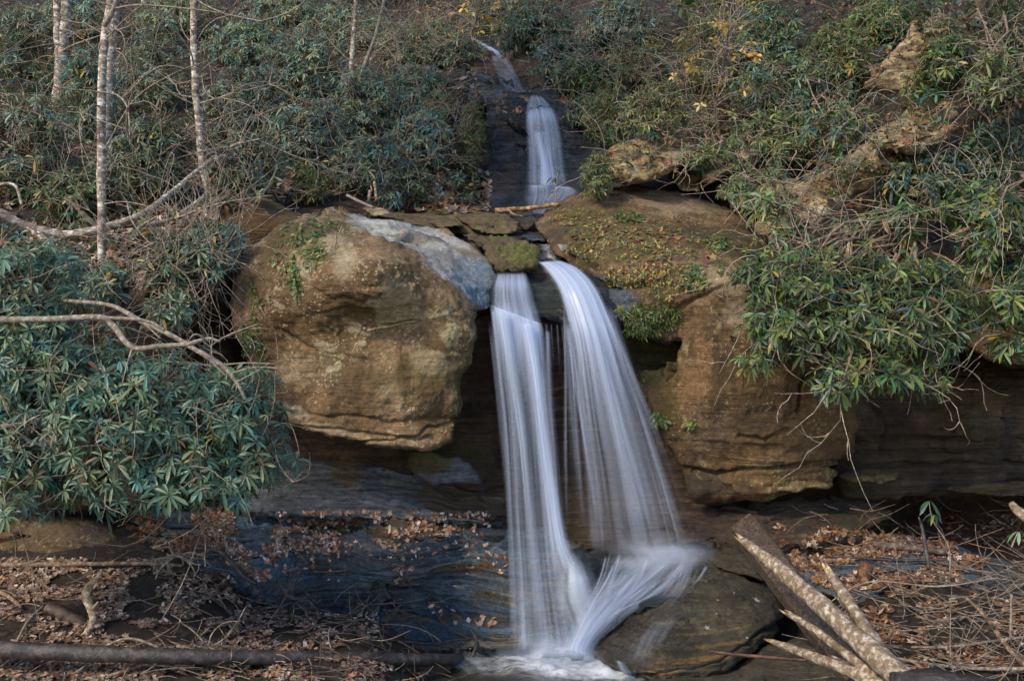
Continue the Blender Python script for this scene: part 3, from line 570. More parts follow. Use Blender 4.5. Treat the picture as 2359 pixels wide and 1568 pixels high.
rock("rock_ledge", "dark low layered ledge running right from the falls along the cliff foot",
     [(1540, 1180), (1600, 1160), (1700, 1158), (1850, 1140), (2000, 1150), (2060, 1180), (2000, 1230), (1850, 1260), (1700, 1265), (1560, 1250)],
     [(1560, 1190, 10.1), (1800, 1160, 10.2), (2000, 1170, 10.2), (1600, 1240, 9.7), (1800, 1250, 9.5), (2000, 1220, 9.7)], 'dark', 'rock ledge', rings=40, angs=220, thick=.4, edge=.1, amp=.03, strata=.05, layer=.05, saw=.05, seed=71, wet=[(1700, 1230, 200, 40, 0, .6)])
rock("bedrock", "", [(1760, 1240), (1900, 1225), (2100, 1240), (2350, 1290), (2500, 1330), (2500, 1400), (2200, 1380), (1950, 1390), (1820, 1340), (1780, 1290)],
     [(1780, 1250, 9.7), (2100, 1250, 9.6), (2450, 1330, 9.1), (1850, 1330, 9.1), (2100, 1360, 8.8), (2400, 1390, 8.6)], 'ledge', rings=50, angs=240, thick=.4, edge=.1, amp=.04, strata=.05, layer=.05, saw=.05, seed=72, kind='structure', wet=[(1950, 1270, 150, 50, 0, .5)])
# stones at the head of the lower falls
rock("mossy_boulder", "rounded boulder with a bright green moss cap, wedged between the two streams",
     [(1062, 535), (1130, 546), (1190, 552), (1245, 572), (1247, 598), (1230, 618), (1190, 628), (1150, 620), (1120, 600), (1108, 575)],
     [(1075, 540, 10.9), (1150, 555, 10.8), (1230, 575, 10.6), (1190, 600, 10.15), (1130, 600, 10.2), (1230, 605, 10.2)], 'mossy', 'boulder', rings=40, angs=180, thick=.6, edge=.2, r0=.65, amp=.035, strata=.0, seed=81, saw=0, fine=.03,
     paint=[(1195, 585, 50, 24, .1, (0.11, 0.12, 0.018), .62), (1150, 575, 40, 14, .3, (.07, .07, .02), .6), (1100, 560, 40, 20, .4, (0.10, 0.07, 0.04), .7), (1180, 615, 50, 8, 0, (.08, .05, .02), .8)])
head = [
    ("flat brown slab lying across the stream head behind the pale slab", [(850, 495), (900, 488), (1000, 495), (1090, 505), (1190, 520), (1192, 540), (1120, 550), (1000, 528), (900, 512)], 11.6, 'mossy'),
    ("low brown rounded rock just below the fallen pole", [(1050, 500), (1100, 490), (1170, 493), (1200, 510), (1195, 535), (1140, 548), (1080, 530)], 11.4, 'mossy'),
    ("small dark stone under the fallen pole's middle", [(1165, 492), (1200, 484), (1235, 492), (1240, 515), (1215, 532), (1190, 515)], 11.9, 'wetbrown'),
    ("pale pointed stone at the left end of the slab row", [(832, 482), (850, 478), (885, 482), (900, 492), (860, 498)], 11.9, 'lichen'),
    ("mossy green stone in the slab row", [(985, 512), (1020, 500), (1060, 508), (1070, 522), (1020, 528)], 11.2, 'mossy'),
    ("dark wet stone in the stream just above the right stream's lip", [(1202, 545), (1228, 536), (1262, 541), (1262, 556), (1225, 558)], 11.1, 'blue'),
    ("low brown mossy hump left of the upper fall's foot", [(880, 470), (960, 455), (1060, 462), (1130, 478), (1140, 495), (1000, 498), (900, 490)], 12.8, 'mossy'),
]
for k, (lab, ol, yy, mt) in enumerate(head):
    uu = [p[0] for p in ol]; vv = [p[1] for p in ol]; v0, v1 = min(vv), max(vv)
    rock("stone", lab, ol, [(min(uu), v0, yy + .25), (max(uu), v0, yy + .25), (min(uu), v1, yy - .15), (max(uu), v1, yy - .15)], mt, 'rock', rings=22, angs=120, thick=.4, edge=.15, r0=.5, amp=.03, strata=.012, seed=90 + k)
# wet rock step of the upper fall
rock("upper_cliff", "dark wet stepped rock wall that the upper fall runs down",
     [(1060, 180), (1110, 168), (1160, 195), (1215, 215), (1290, 215), (1350, 225), (1380, 260), (1385, 350), (1375, 440), (1340, 480), (1240, 505), (1140, 492), (1110, 450), (1115, 350), (1130, 260), (1085, 215)],
     [(1075, 185, 17.0), (1150, 200, 16.8), (1250, 220, 16.6), (1350, 230, 16.6), (1150, 260, 16.0), (1250, 260, 15.7), (1350, 280, 15.8), (1150, 350, 15.5), (1250, 350, 15.1), (1350, 360, 15.2), (1150, 430, 14.9), (1250, 430, 14.4), (1350, 440, 14.5), (1200, 490, 13.8), (1300, 480, 13.7)],
     'blue', 'rock face', rings=110, angs=400, thick=.8, edge=.25, r0=.85, amp=.09, freq=1.3, strata=.10, layer=.21, saw=.10, seed=101, fine=.035, paint=[(1160, 400, 40, 60, 0, (.07, .055, .05), .6), (1160, 290, 40, 20, 0, (.15, .08, .04), .4)])
rock("upper_ledge", "dark blue rounded rock ledge left of the top cascade's foot", [(1062, 172), (1090, 165), (1120, 178), (1170, 200), (1215, 218), (1205, 232), (1130, 222), (1080, 200)], [(1070, 175, 17.4), (1150, 195, 17.2), (1210, 222, 16.8), (1120, 215, 16.6)],
     'blue', 'rock', rings=24, angs=120, thick=.5, edge=.3, r0=.5, amp=.05, strata=.02, seed=103)
rock("ravine_wall", "deep brown shaded rock wall right of the top cascade", [(1150, 120), (1210, 110), (1290, 130), (1400, 170), (1440, 215), (1400, 245), (1290, 232), (1215, 215), (1190, 170)],
     [(1160, 125, 19.2), (1290, 140, 17.8), (1420, 200, 16.4), (1220, 205, 17.3), (1350, 235, 16.2)], 'dark', 'rock face', rings=40, angs=200, thick=.8, edge=.3, r0=.6, amp=.15, strata=.05, layer=.2, seed=105)
rock("ravine_wall", "black shaded rock left of the top cascade", [(1060, 130), (1110, 110), (1150, 140), (1180, 180), (1210, 212), (1150, 200), (1100, 170)], [(1070, 135, 18.8), (1140, 140, 18.9), (1200, 205, 17.6), (1110, 170, 17.7)],
     'dark', 'rock face', rings=30, angs=140, thick=.8, edge=.3, r0=.6, amp=.1, strata=.03, seed=106)
# lichen rocks on the right bank
lich = [
    ("pale layered lichen boulder under the bank, right of the upper fall", [(1366, 385), (1385, 345), (1440, 322), (1500, 312), (1560, 312), (1620, 322), (1690, 330), (1640, 360), (1560, 385), (1500, 415), (1430, 430), (1375, 428)], [(1375, 380, 12.5), (1500, 320, 12.6), (1680, 330, 12.4), (1450, 390, 12.0), (1380, 425, 12.3), (1560, 380, 11.9)], 'lichen', -.25),
    ("small cracked pale rock propped below the layered boulder", [(1545, 400), (1580, 385), (1630, 392), (1625, 425), (1612, 450), (1560, 440), (1540, 420)], [(1550, 410, 12.5), (1625, 395, 12.6), (1590, 440, 12.2)], 'lichen', -.1),
    ("thin pale wedge of rock leaning right of the small cracked rock", [(1608, 402), (1660, 370), (1720, 345), (1745, 350), (1700, 385), (1640, 415), (1612, 418)], [(1615, 408, 12.4), (1740, 350, 12.7), (1650, 410, 12.2)], 'lichen', -.6),
    ("brown rock hump showing through twigs above the cliff top", [(1640, 430), (1700, 400), (1800, 390), (1870, 430), (1850, 470), (1760, 490), (1680, 475)], [(1650, 430, 12.3), (1800, 400, 12.6), (1850, 465, 12.0), (1700, 475, 11.9)], 'lichen', -.2),
    ("long leaning lichen slab running up through the right shrubs", [(1740, 520), (1800, 450), (1880, 410), (1960, 350), (2040, 290), (2130, 235), (2205, 225), (2210, 260), (2150, 330), (2050, 400), (1960, 460), (1880, 520), (1790, 560)], [(1780, 510, 10.5), (1960, 390, 10.9), (2180, 240, 11.4), (1860, 520, 10.3), (2100, 350, 10.9)], 'lichen', -.6),
    ("tall lichen-flecked boulder at the top right among shrubs", [(1990, 190), (2030, 150), (2100, 60), (2160, 30), (2230, 40), (2245, 110), (2235, 180), (2200, 220), (2110, 225), (2030, 215)], [(2020, 180, 12.0), (2160, 60, 12.5), (2230, 150, 12.1), (2120, 210, 11.7)], 'lichen', -.3),
    ("grey-white rock edge poking from leaves below the tall boulder", [(2010, 330), (2070, 310), (2150, 300), (2200, 290), (2195, 320), (2130, 345), (2050, 350)], [(2020, 335, 10.6), (2190, 295, 10.8), (2130, 340, 10.5)], 'lichen', -.1),
]
for k, (lab, ol, dp, mt, tl) in enumerate(lich):
    rock("lichen_rock", lab, ol, dp, mt, 'rock', rings=34, angs=180, thick=.7, edge=.3, r0=.55, amp=.05, freq=2, strata=.05, layer=.10, tilt=tl * 1.5, seed=110 + k)
# left bottom stones
rock("brown_slab", "smooth brown rock slab under the left evergreen, half buried in leaves", [(-300, 1170), (0, 1165), (120, 1180), (230, 1190), (285, 1230), (270, 1275), (180, 1292), (60, 1290), (-300, 1290)],
     [(-200, 1190, 9.5), (100, 1195, 9.5), (250, 1220, 9.4), (-200, 1280, 9.1), (150, 1285, 9.1)], 'cliff', 'rock', rings=40, angs=200, thick=.7, edge=.2, r0=.8, amp=.03, strata=.01, seed=131, paint=[(100, 1230, 90, 40, .1, (.12, .08, .045), .7), (215, 1245, 70, 40, .1, (.10, .07, .055), .8)])
rock("overhang_rock", "dark rounded rock overhang directly under the left evergreen's drooping leaves", [(-300, 880), (0, 860), (200, 900), (420, 960), (560, 1020), (560, 1090), (450, 1130), (330, 1150), (180, 1180), (60, 1175), (-300, 1160)],
     [(-200, 900, 9.9), (200, 950, 9.8), (500, 1050, 10.0), (-200, 1130, 9.3), (150, 1150, 9.3), (400, 1120, 9.7)], 'dark', 'rock', rings=50, angs=220, thick=1.0, edge=.3, r0=.75, amp=.08, strata=.02, seed=133)
rock("grey_boulder", "pale grey boulder behind the left white-barked tree", [(265, 400), (300, 380), (370, 385), (420, 400), (440, 440), (400, 462), (300, 455), (262, 435)], [(280, 400, 12.9), (430, 410, 12.9), (300, 450, 12.5), (400, 455, 12.5)], 'slate', 'boulder', rings=24, angs=110, thick=.6, edge=.3, r0=.4, amp=.04, strata=.02, seed=135)
rock("grey_boulder", "grey rock with mossy top beneath the leaning birch's roots", [(470, 440), (520, 420), (590, 425), (640, 450), (630, 475), (500, 478)], [(480, 445, 12.2), (630, 450, 12.2), (550, 475, 11.7)], 'mossy', 'boulder', rings=24, angs=110, thick=.6, edge=.3, r0=.4, amp=.04, strata=.02, seed=136)

# one tree for everything that can be lain upon
_V, _F, _o = [], [], 0
for v_, f_ in ROCKS:
    _V.append(v_); _F.append(np.asarray(f_) + _o); _o += len(v_)
BVH = BVHTree.FromPolygons(np.concatenate(_V).tolist(), np.concatenate(_F).tolist())
EYE = Vector((0, 0, CAMZ))
def hit(u, v):
    d = Vector(W(u, v, 1.0) - np.array([0, 0, CAMZ])).normalized()
    p, n, i, t = BVH.ray_cast(EYE, d)
    if p is None: return None, None
    if n.dot(d) > 0: n = -n
    return np.array(p), np.array(n)
def on(u, v, lift=0.0, back=0.0):
    p, n = hit(u, v)
    if p is None: return W(u, v, 10.0)
    t = (p - np.array([0, 0, CAMZ])); L = np.linalg.norm(t)
    return p - t / L * back + np.array([0, 0, lift])
def ontop(x, y, top=9.0):
    p, n, i, t = BVH.ray_cast(Vector((x, y, top)), Vector((0, 0, -1)))
    return (np.array(p), np.array(n)) if p is not None else (None, None)
# ------------------------------------------------------------------ water
def water_material(name, col, across, along, lo, hi, rough=0.35, gain=1.0):
    m, nt, b = mat_new(name); L = nt.links.new
    uvn = nt.nodes.new("ShaderNodeUVMap"); uvn.uv_map = "UVMap"
    n1 = noise_node(nt, mapping(nt, uvn.outputs[0], (across, along, 1)), 1.0, 5, 0.62, 0.0)
    n2 = noise_node(nt, mapping(nt, uvn.outputs[0], (across * 3.1, along * .8, 1)), 1.0, 3, 0.6, 0.0)
    s = ramp(nt, mth(nt, 'ADD', mth(nt, 'MULTIPLY', n1, .65), mth(nt, 'MULTIPLY', n2, .35)), [(lo, 0.0), (hi, 1.0)])
    d = attr(nt, "dens").outputs["Fac"]
    # dense where the veil is thick, streaked where it is thin
    a = mth(nt, 'ADD', mth(nt, 'MULTIPLY', mth(nt, 'MULTIPLY', s, d), 0.88 * gain), mth(nt, 'MULTIPLY', mth(nt, 'POWER', d, 4.0), 0.50 * gain), clamp=True)
    b.inputs["Base Color"].default_value = (*col, 1); b.inputs["Roughness"].default_value = rough
    b.inputs["Specular IOR Level"].default_value = 0.4
    tl = nt.nodes.new("ShaderNodeBsdfTranslucent"); tl.inputs[0].default_value = (*col, 1)
    m1 = nt.nodes.new("ShaderNodeMixShader"); m1.inputs[0].default_value = 0.35; L(b.outputs[0], m1.inputs[1]); L(tl.outputs[0], m1.inputs[2])
    tr = nt.nodes.new("ShaderNodeBsdfTransparent")
    m2 = nt.nodes.new("ShaderNodeMixShader"); L(a, m2.inputs[0]); L(tr.outputs[0], m2.inputs[1]); L(m1.outputs[0], m2.inputs[2])
    L(m2.outputs[0], nt.nodes["Material Output"].inputs[0]); return m
M['veil'] = water_material("falling_water", (0.56, 0.65, 0.86), 13, 0.16, 0.42, 0.68)
M['slide'] = water_material("sliding_water", (0.56, 0.65, 0.86), 26, 0.9, 0.36, 0.70)
M['foam'] = water_material("white_foam", (0.82, 0.88, 0.98), 5, 9, 0.36, 0.60, gain=1.1)
M['splash'] = water_material("splash_mist", (0.68, 0.77, 0.95), 5, 3, 0.28, 0.72, gain=.6)

def pool_material():
    m, nt, b = mat_new("pool_water"); L = nt.links.new
    co = N(nt, "ShaderNodeTexCoord").outputs["Object"]
    b.inputs["Base Color"].default_value = (0.035, 0.035, 0.028, 1); b.inputs["Roughness"].default_value = 0.12
    bp = nt.nodes.new("ShaderNodeBump"); bp.inputs["Distance"].default_value = 0.015
    L(noise_node(nt, mapping(nt, co, (1, 2.2, 1)), 7, 5, .6), bp.inputs["Height"]); L(bp.outputs[0], b.inputs["Normal"]); return m
pw = make("water", [(-3, 4, 0.0), (3.2, 4, 0.0), (3.2, 10, 0.0), (-3, 10, 0.0)], [[(0, 1, 2, 3)]], pool_material(), origin=np.zeros(3)); pw["kind"] = "structure"

def sheet(name, rows, mat, parent=None, n=28, steps=60, gap=0.06, ragged=0.16, lay=2, dz=0.05, wob=0.012, endfade=(0.04, 0.04), seed=0, bow=0.04, lean=0):
    """a hanging or sliding veil of water. rows: (u left, v left, u right, v right, Y or None for laid on the rock, density)"""
    R = np.array([[x if x is not None else np.nan for x in r] for r in rows], float)
    laid = np.isnan(R[:, 4]).any()
    Rc = catmull(R[:, [0, 1, 2, 3, 5]], steps); Yc = None if laid else catmull(R[:, 4:5], steps)[:, 0]
    Vs, Fs, Ds, Us, off = [], [], [], [], 0
    for l in range(lay):
        s = np.linspace(0, 1, n); t = np.linspace(0, 1, steps)
        u = Rc[:, 0:1] * (1 - s) + Rc[:, 2:3] * s; v = Rc[:, 1:2] * (1 - s) + Rc[:, 3:4] * s
        wob_ = fbm(np.stack([s[None] * 5 + 0 * u, t[:, None] * 1.5 + 0 * u, 0 * u + seed + l * 3.3], -1), 3, seed)
        if laid:
            Y = np.empty_like(u)
            for a in range(steps):
                for b_ in range(n):
                    p, _ = hit(u[a, b_], v[a, b_]); Y[a, b_] = p[1] if p is not None else np.nan
            for a in range(steps):
                row = Y[a]; med = np.nanmedian(row); row[np.isnan(row)] = med; Y[a] = np.clip(row, med - .5, med + .5)
            K = np.array([1, 2, 3, 2, 1]) / 9
            for _ in range(5):
                Y = np.apply_along_axis(lambda q: np.convolve(np.pad(q, 2, 'edge'), K, 'valid'), 0, Y)
                Y = np.apply_along_axis(lambda q: np.convolve(np.pad(q, 2, 'edge'), K, 'valid'), 1, Y)
            Y = Y - gap - dz * l
        else:
            Y = Yc[:, None] + 0 * u - bow * np.sin(np.pi * s)[None] - dz * l
        Y = Y + wob * wob_
        P = W(u, v, Y)
        e = np.minimum(s, 1 - s)[None] / ragged
        e = np.clip(e + 0.35 * fbm(np.stack([s[None] * 14 + 0 * u, t[:, None] * 1.2 + 0 * u, 0 * u + seed + l], -1), 3, seed + l), 0, 1); e = e * e * (3 - 2 * e)
        e = e * np.clip(np.minimum(s, 1 - s)[None] / 0.03, 0, 1)
        dd = Rc[:, 4:5] * e * np.clip(t / max(endfade[0], 1e-3), 0, 1)[:, None] * np.clip((1 - t) / max(endfade[1], 1e-3), 0, 1)[:, None]
        wid = np.linalg.norm(P[:, -1] - P[:, 0], axis=1); ln = np.concatenate([[0], np.cumsum(np.linalg.norm(np.diff(P[:, n // 2], axis=0), axis=1))])
        U_ = (s[None] - 0.5) * wid.mean() + l * 3.7 + seed * 1.3; V_ = ln[:, None] + 0 * u + lean * s[None]
        i = (np.arange(steps - 1)[:, None] * n + np.arange(n - 1)[None]).ravel() + off
        Fs.append(np.stack([i, i + 1, i + n + 1, i + n], -1)); Vs.append(P.reshape(-1, 3)); Ds.append(dd.ravel()); Us.append(np.stack([U_ + 0 * V_, V_], -1).reshape(-1, 2)); off += steps * n
    return make(name, np.concatenate(Vs), np.concatenate(Fs), M[mat], parent, attrs={"dens": np.concatenate(Ds)}, uv=np.concatenate(Us))

def strand(path, dens, Ys, widths):
    rows = []
    for (u, v), y, w, d in zip(path, Ys, widths, dens): rows.append((u - w / 2, v, u + w / 2, v, y, d))
    return rows
def threads(name, left, right, dens, Y0, Y1, n, w, parent, mat, seed, t0=(0, .25), t1=(.6, 1.0)):
    rg = random.Random(seed); l, r = catmull(left, 40), catmull(right, 40)
    for k in range(n):
        a = rg.random() * 1.06 - .03; a2 = a + rg.uniform(-.16, .16) * (w > 8); i0, i1 = int(39 * rg.uniform(*t0)), int(39 * rg.uniform(*t1)); idx = np.linspace(i0, i1, 7).astype(int)
        path = [tuple(l[i] * (1 - (a + (a2 - a) * i / 39)) + r[i] * (a + (a2 - a) * i / 39)) for i in idx]; ww = w * rg.uniform(.5, 1.6); d0 = dens * rg.uniform(.5, 1.3)
        sheet(name, strand(path, [min(1, d0 * (1 - .35 * j / 6)) for j in range(7)], [Y0 + (Y1 - Y0) * i / 39 for i in idx], [ww * (1 + .8 * j / 6) for j in range(7)]), mat, parent, n=7, steps=36, ragged=.5, lay=1, seed=seed * 40 + k, bow=.01, endfade=(.12, .35))
# left fall
wf = empty("waterfall", W(1250, 1480, 9.2), "left white stream of the lower falls, dropping from the wet slab beside the big boulder", "waterfall")
sheet("sliding_sheet", [(1142, 628, 1212, 626, 10.0, .55), (1134, 650, 1222, 652, 9.8, .75), (1131, 680, 1232, 690, 9.66, .55), (1129, 706, 1252, 752, 9.56, .75)], 'slide', wf, seed=1, lay=2, endfade=(.1, 0), dz=.03)
sheet("veil", [(1127, 700, 1253, 746, 9.57, 1.0), (1130, 730, 1260, 775, 9.53, .98), (1140, 850, 1268, 870, 9.46, .66), (1152, 960, 1275, 965, 9.42, .50), (1160, 1100, 1284, 1100, 9.32, .38), (1168, 1250, 1300, 1250, 9.18, .34), (1172, 1380, 1320, 1380, 9.02, .38), (1170, 1500, 1345, 1500, 8.84, .5)], 'veil', wf, n=40, steps=90, seed=2, lay=2, endfade=(0, .03))
for k, (path, dn, wd) in enumerate([
    ([(1158, 712), (1180, 850), (1203, 1000), (1218, 1150), (1232, 1300), (1245, 1470)], (.9, .75, .75, .6, .5, .5), (40, 34, 32, 34, 40, 50)),
    ([(1212, 738), (1232, 850), (1250, 1000), (1268, 1130), (1288, 1250), (1325, 1350)], (1, 1, 1, 1, .95, .5), (56, 42, 38, 44, 54, 100)),
    ([(1136, 708), (1150, 850), (1168, 1020), (1176, 1200), (1182, 1350), (1186, 1480)], (.8, .6, .5, .45, .45, .45), (16, 14, 16, 18, 22, 26)),
    ([(1262, 760), (1266, 900), (1276, 1050), (1290, 1200), (1320, 1340)], (.5, .35, .3, .25, .2), (18, 24, 30, 30, 40))]):
    sheet("strand", strand(path, dn, np.linspace(9.44, 8.98 if k != 2 else 8.84, len(path)), wd), 'veil', wf, n=16, steps=60, ragged=.45, lay=2, seed=10 + k, bow=.03, endfade=(0, .1), dz=.03)
sheet("splash", [(1170, 1440, 1360, 1436, 8.98, .22), (1150, 1478, 1400, 1476, 8.86, .6), (1130, 1508, 1420, 1510, 8.70, .75), (1150, 1532, 1430, 1536, 8.55, .35)], 'splash', wf, n=34, steps=26, ragged=.5, lay=3, seed=17, endfade=(.4, .4), bow=.1)
sheet("splash", [(1285, 1275, 1345, 1265, 9.15, .55), (1278, 1320, 1375, 1320, 9.05, .9), (1270, 1380, 1400, 1375, 8.98, .7), (1300, 1440, 1395, 1420, 8.93, .55), (1320, 1500, 1370, 1490, 8.9, .5)], 'splash', wf, ragged=.5, lay=3, seed=15, endfade=(.3, .1), bow=.12)
threads('thread', [(1127, 702), (1150, 950), (1170, 1200), (1172, 1480)], [(1256, 748), (1280, 960), (1310, 1200), (1345, 1480)], .55, 9.40, 8.86, 15, 9, wf, 'veil', 3)
# right fall
wf2 = empty("waterfall", W(1500, 1260, 9.3), "right pinkish-white stream of the lower falls, arching out over the blue-grey lip", "waterfall")
sheet("veil", [(1236, 602, 1290, 598, 10.1, .9), (1256, 625, 1338, 618, 9.9, 1.0), (1282, 668, 1380, 662, 9.66, 1.0), (1302, 735, 1415, 735, 9.52, 1.0), (1314, 800, 1440, 800, 9.44, .8), (1322, 900, 1474, 900, 9.37, .54), (1328, 1000, 1512, 1000, 9.31, .40), (1336, 1100, 1548, 1100, 9.27, .32), (1340, 1190, 1578, 1190, 9.23, .28), (1345, 1275, 1605, 1280, 9.2, .26)], 'veil', wf2, n=44, steps=110, seed=3, lay=2, bow=.08, endfade=(.02, .05))
for k, (path, dn, wd) in enumerate([
    ([(1275, 606), (1330, 660), (1372, 760), (1402, 880), (1436, 1010), (1468, 1130), (1500, 1270)], (.9, .95, .9, .8, .7, .6, .5), (50, 74, 74, 74, 80, 90, 110)),
    ([(1400, 700), (1440, 820), (1480, 960), (1520, 1100), (1560, 1240)], (.3, .35, .35, .4, .4), (30, 30, 40, 46, 60)),
    ([(1310, 740), (1325, 850), (1345, 960), (1365, 1080), (1385, 1200)], (.7, .55, .45, .3, .2), (26, 30, 34, 34, 34)),
    ([(1300, 680), (1316, 740), (1330, 800)], (.4, .5, .2), (22, 20, 18))]):
    sheet("strand", strand(path, dn, np.linspace(9.5 if k else 9.95, 9.16, len(path)) - (.0 if k else .0), wd), 'veil', wf2, n=18, steps=70, ragged=.45, lay=2, seed=30 + k, bow=.03, endfade=(.05, .12), dz=.03)
for k, (u0, u1, v1, w) in enumerate([(1258, 1262, 900, 7), (1270, 1276, 860, 5), (1283, 1290, 880, 6), (1294, 1304, 840, 4), (1302, 1310, 960, 8), (1330, 1338, 990, 8)]):
    sheet("trickle", strand([(u0, 745), ((u0 + u1) / 2, 800), (u1, v1)], (.6, .5, .2), (9.7, 9.68, 9.66), (w, w, w)), 'veil', wf2, n=6, steps=20, ragged=.5, lay=1, seed=50 + k, bow=.01, endfade=(.05, .3))
threads('thread', [(1300, 690), (1312, 850), (1325, 1050), (1345, 1260)], [(1388, 690), (1450, 850), (1518, 1050), (1580, 1270)], .55, 9.44, 9.12, 20, 11, wf2, 'veil', 5)
# run-off over the boulder to the pool
wf3 = empty("cascade", W(1400, 1480, 8.9), "white foaming run-off racing diagonally down the wet boulder's left side into the pool", "cascade")
sheet("sliding_sheet", [(1540, 1245, 1650, 1290, 9.0, .3), (1460, 1272, 1580, 1352, 8.9, .38), (1385, 1322, 1505, 1395, 8.84, .42), (1345, 1378, 1440, 1432, 8.78, .5), (1320, 1425, 1396, 1466, 8.72, .65), (1300, 1475, 1370, 1505, 8.7, .8), (1286, 1505, 1390, 1532, 8.66, .7)], 'slide', wf3, n=34, steps=70, seed=4, lay=3, ragged=.4, endfade=(.25, .12), bow=.05, dz=.03)
for k, (path, dn, wd) in enumerate([
    ([(1425, 1300), (1410, 1345), (1390, 1395), (1355, 1450), (1335, 1500)], (.3, .5, .6, .7, .8), (20, 26, 30, 36, 44)),
    ([(1500, 1290), (1455, 1335), (1415, 1385), (1370, 1440), (1345, 1495)], (.4, .8, .8, .9, 1), (26, 30, 30, 30, 36)),
    ([(1560, 1272), (1515, 1312), (1460, 1360), (1400, 1415), (1352, 1480)], (.8, .9, .8, .8, .9), (44, 40, 34, 28, 30)),
    ([(1605, 1278), (1560, 1318), (1500, 1372), (1430, 1405), (1385, 1440)], (.8, .7, .6, .6, .5), (50, 34, 26, 22, 18)),
    ([(1480, 1262), (1440, 1290), (1400, 1330), (1370, 1390), (1340, 1450)], (.2, .35, .3, .3, .3), (30, 34, 40, 40, 40))]):
    sheet("strand", strand(path, dn, np.linspace(8.98, 8.66, 5) - (.12 if k == 3 else 0), wd), 'slide', wf3, n=14, steps=44, ragged=.5, lay=1, seed=70 + k, bow=.03, endfade=(.2, .15))
threads('thread', [(1400, 1270), (1385, 1330), (1350, 1410), (1318, 1490)], [(1625, 1272), (1575, 1335), (1460, 1410), (1375, 1490)], .75, 8.96, 8.64, 22, 12, wf3, 'slide', 7, t0=(0, .45), t1=(.55, 1.0))
threads('thread', [(1560, 1290), (1530, 1340), (1500, 1390)], [(1640, 1290), (1625, 1330), (1590, 1370)], .5, 8.92, 8.5, 8, 9, wf3, 'slide', 9, t0=(0, .3), t1=(.6, 1.0))
sheet("splash", [(1440, 1215, 1630, 1222, 9.2, .18), (1390, 1250, 1650, 1250, 9.12, .40), (1400, 1276, 1665, 1270, 9.04, .66), (1440, 1312, 1640, 1300, 8.95, .42), (1480, 1340, 1600, 1330, 8.85, .2)], 'splash', wf3, n=30, steps=30, seed=5, lay=3, ragged=.5, endfade=(.35, .35), bow=.1)
sheet("splash", [(1360, 1282, 1530, 1275, 9.3, .3), (1380, 1300, 1540, 1295, 9.2, .45), (1400, 1325, 1520, 1318, 9.1, .25)], 'splash', wf3, n=24, steps=20, seed=6, lay=2, ragged=.5, endfade=(.35, .35))
sheet("thin_film", [(1480, 1440, 1580, 1400, 8.42, .35), (1450, 1490, 1540, 1470, 8.32, .3), (1430, 1530, 1520, 1520, 8.22, .25)], 'slide', wf3, n=20, steps=30, seed=7, lay=1, ragged=.4, endfade=(.3, .2))
sheet("thin_film", [(1560, 1290, 1610, 1275, 8.98, .5), (1540, 1340, 1595, 1360, 8.6, .4), (1500, 1380, 1560, 1400, 8.5, .2)], 'slide', wf3, n=20, steps=30, seed=8, lay=1, ragged=.4, endfade=(.2, .3))
sheet("trickle", strand([(1425, 1520), (1440, 1545), (1452, 1570)], (.8, .6, .4), (8.1, 8.08, 8.06), (22, 30, 36)), 'slide', wf3, n=10, steps=20, seed=9, lay=1, ragged=.4)
# foam spread on the pool
def foam():
    n, m = 70, 50; x = np.linspace(-.55, 1.35, n); y = np.linspace(8.1, 9.3, m); Xx, Yy = np.meshgrid(x, y)
    P = np.stack([Xx, Yy, 0 * Xx + .012 + .09 * np.abs(fbm(np.stack([Xx * 4, Yy * 4, 0 * Xx], -1), 4, 4))], -1)
    d = 1.55 - np.hypot((Xx - .45) / .62, (Yy - 8.72) / .42) - .45 * fbm(np.stack([Xx * 3, Yy * 6, 0 * Xx], -1), 4, 6)
    d = np.maximum(d, 1.3 - np.hypot((Xx - .75) / .60, (Yy - 8.40) / .20) - .4 * fbm(np.stack([Xx * 6, Yy * 9, 0 * Xx], -1), 4, 7))
    i = (np.arange(m - 1)[:, None] * n + np.arange(n - 1)[None]).ravel()
    o = make("foam", P.reshape(-1, 3), np.stack([i, i + 1, i + n + 1, i + n], -1), M['foam'], attrs={"dens": np.clip(d, 0, 1).ravel()}, uv=np.stack([np.arctan2(Yy - 9.2, Xx - .45) * 1.3 + .25 * fbm(np.stack([Xx * 3, Yy * 3, 0 * Xx], -1), 3, 9), np.hypot(Xx - .45, Yy - 9.2) * 1.6], -1).reshape(-1, 2))
    o["kind"] = "stuff"; o["label"] = "churned white foam spreading on the pool at the foot of the left stream"
foam()
# upper fall and top cascade
wf4 = empty("waterfall", W(1260, 485, 13.6), "blue-white upper fall sliding over dark steps above the fallen pole", "waterfall")
sheet("sliding_sheet", [(1222, 218, 1246, 220, None, .6), (1212, 240, 1268, 240, None, .6), (1208, 262, 1284, 264, None, .85), (1208, 300, 1294, 300, None, .7), (1211, 360, 1302, 360, None, .6), (1208, 432, 1314, 434, None, .55)], 'veil', wf4, n=24, steps=50, seed=60, lay=2, gap=.12, endfade=(.05, .03), dz=.05)
sheet("sliding_sheet", [(1210, 424, 1322, 430, None, .8), (1206, 445, 1338, 444, None, .6), (1210, 470, 1306, 474, None, .5), (1216, 492, 1280, 496, None, .5)], 'veil', wf4, n=22, steps=24, seed=61, lay=2, gap=.14, endfade=(.02, .05), dz=.05)
sheet("strand", strand([(1240, 300), (1256, 370), (1262, 430)], (.6, .8, .8), (14.75, 14.5, 13.9), (40, 46, 60)), 'veil', wf4, n=14, steps=30, ragged=.4, lay=2, seed=62)
wf5 = empty("waterfall", W(1190, 210, 17.5), "small greyish topmost cascade slanting down between dark rocks", "waterfall")
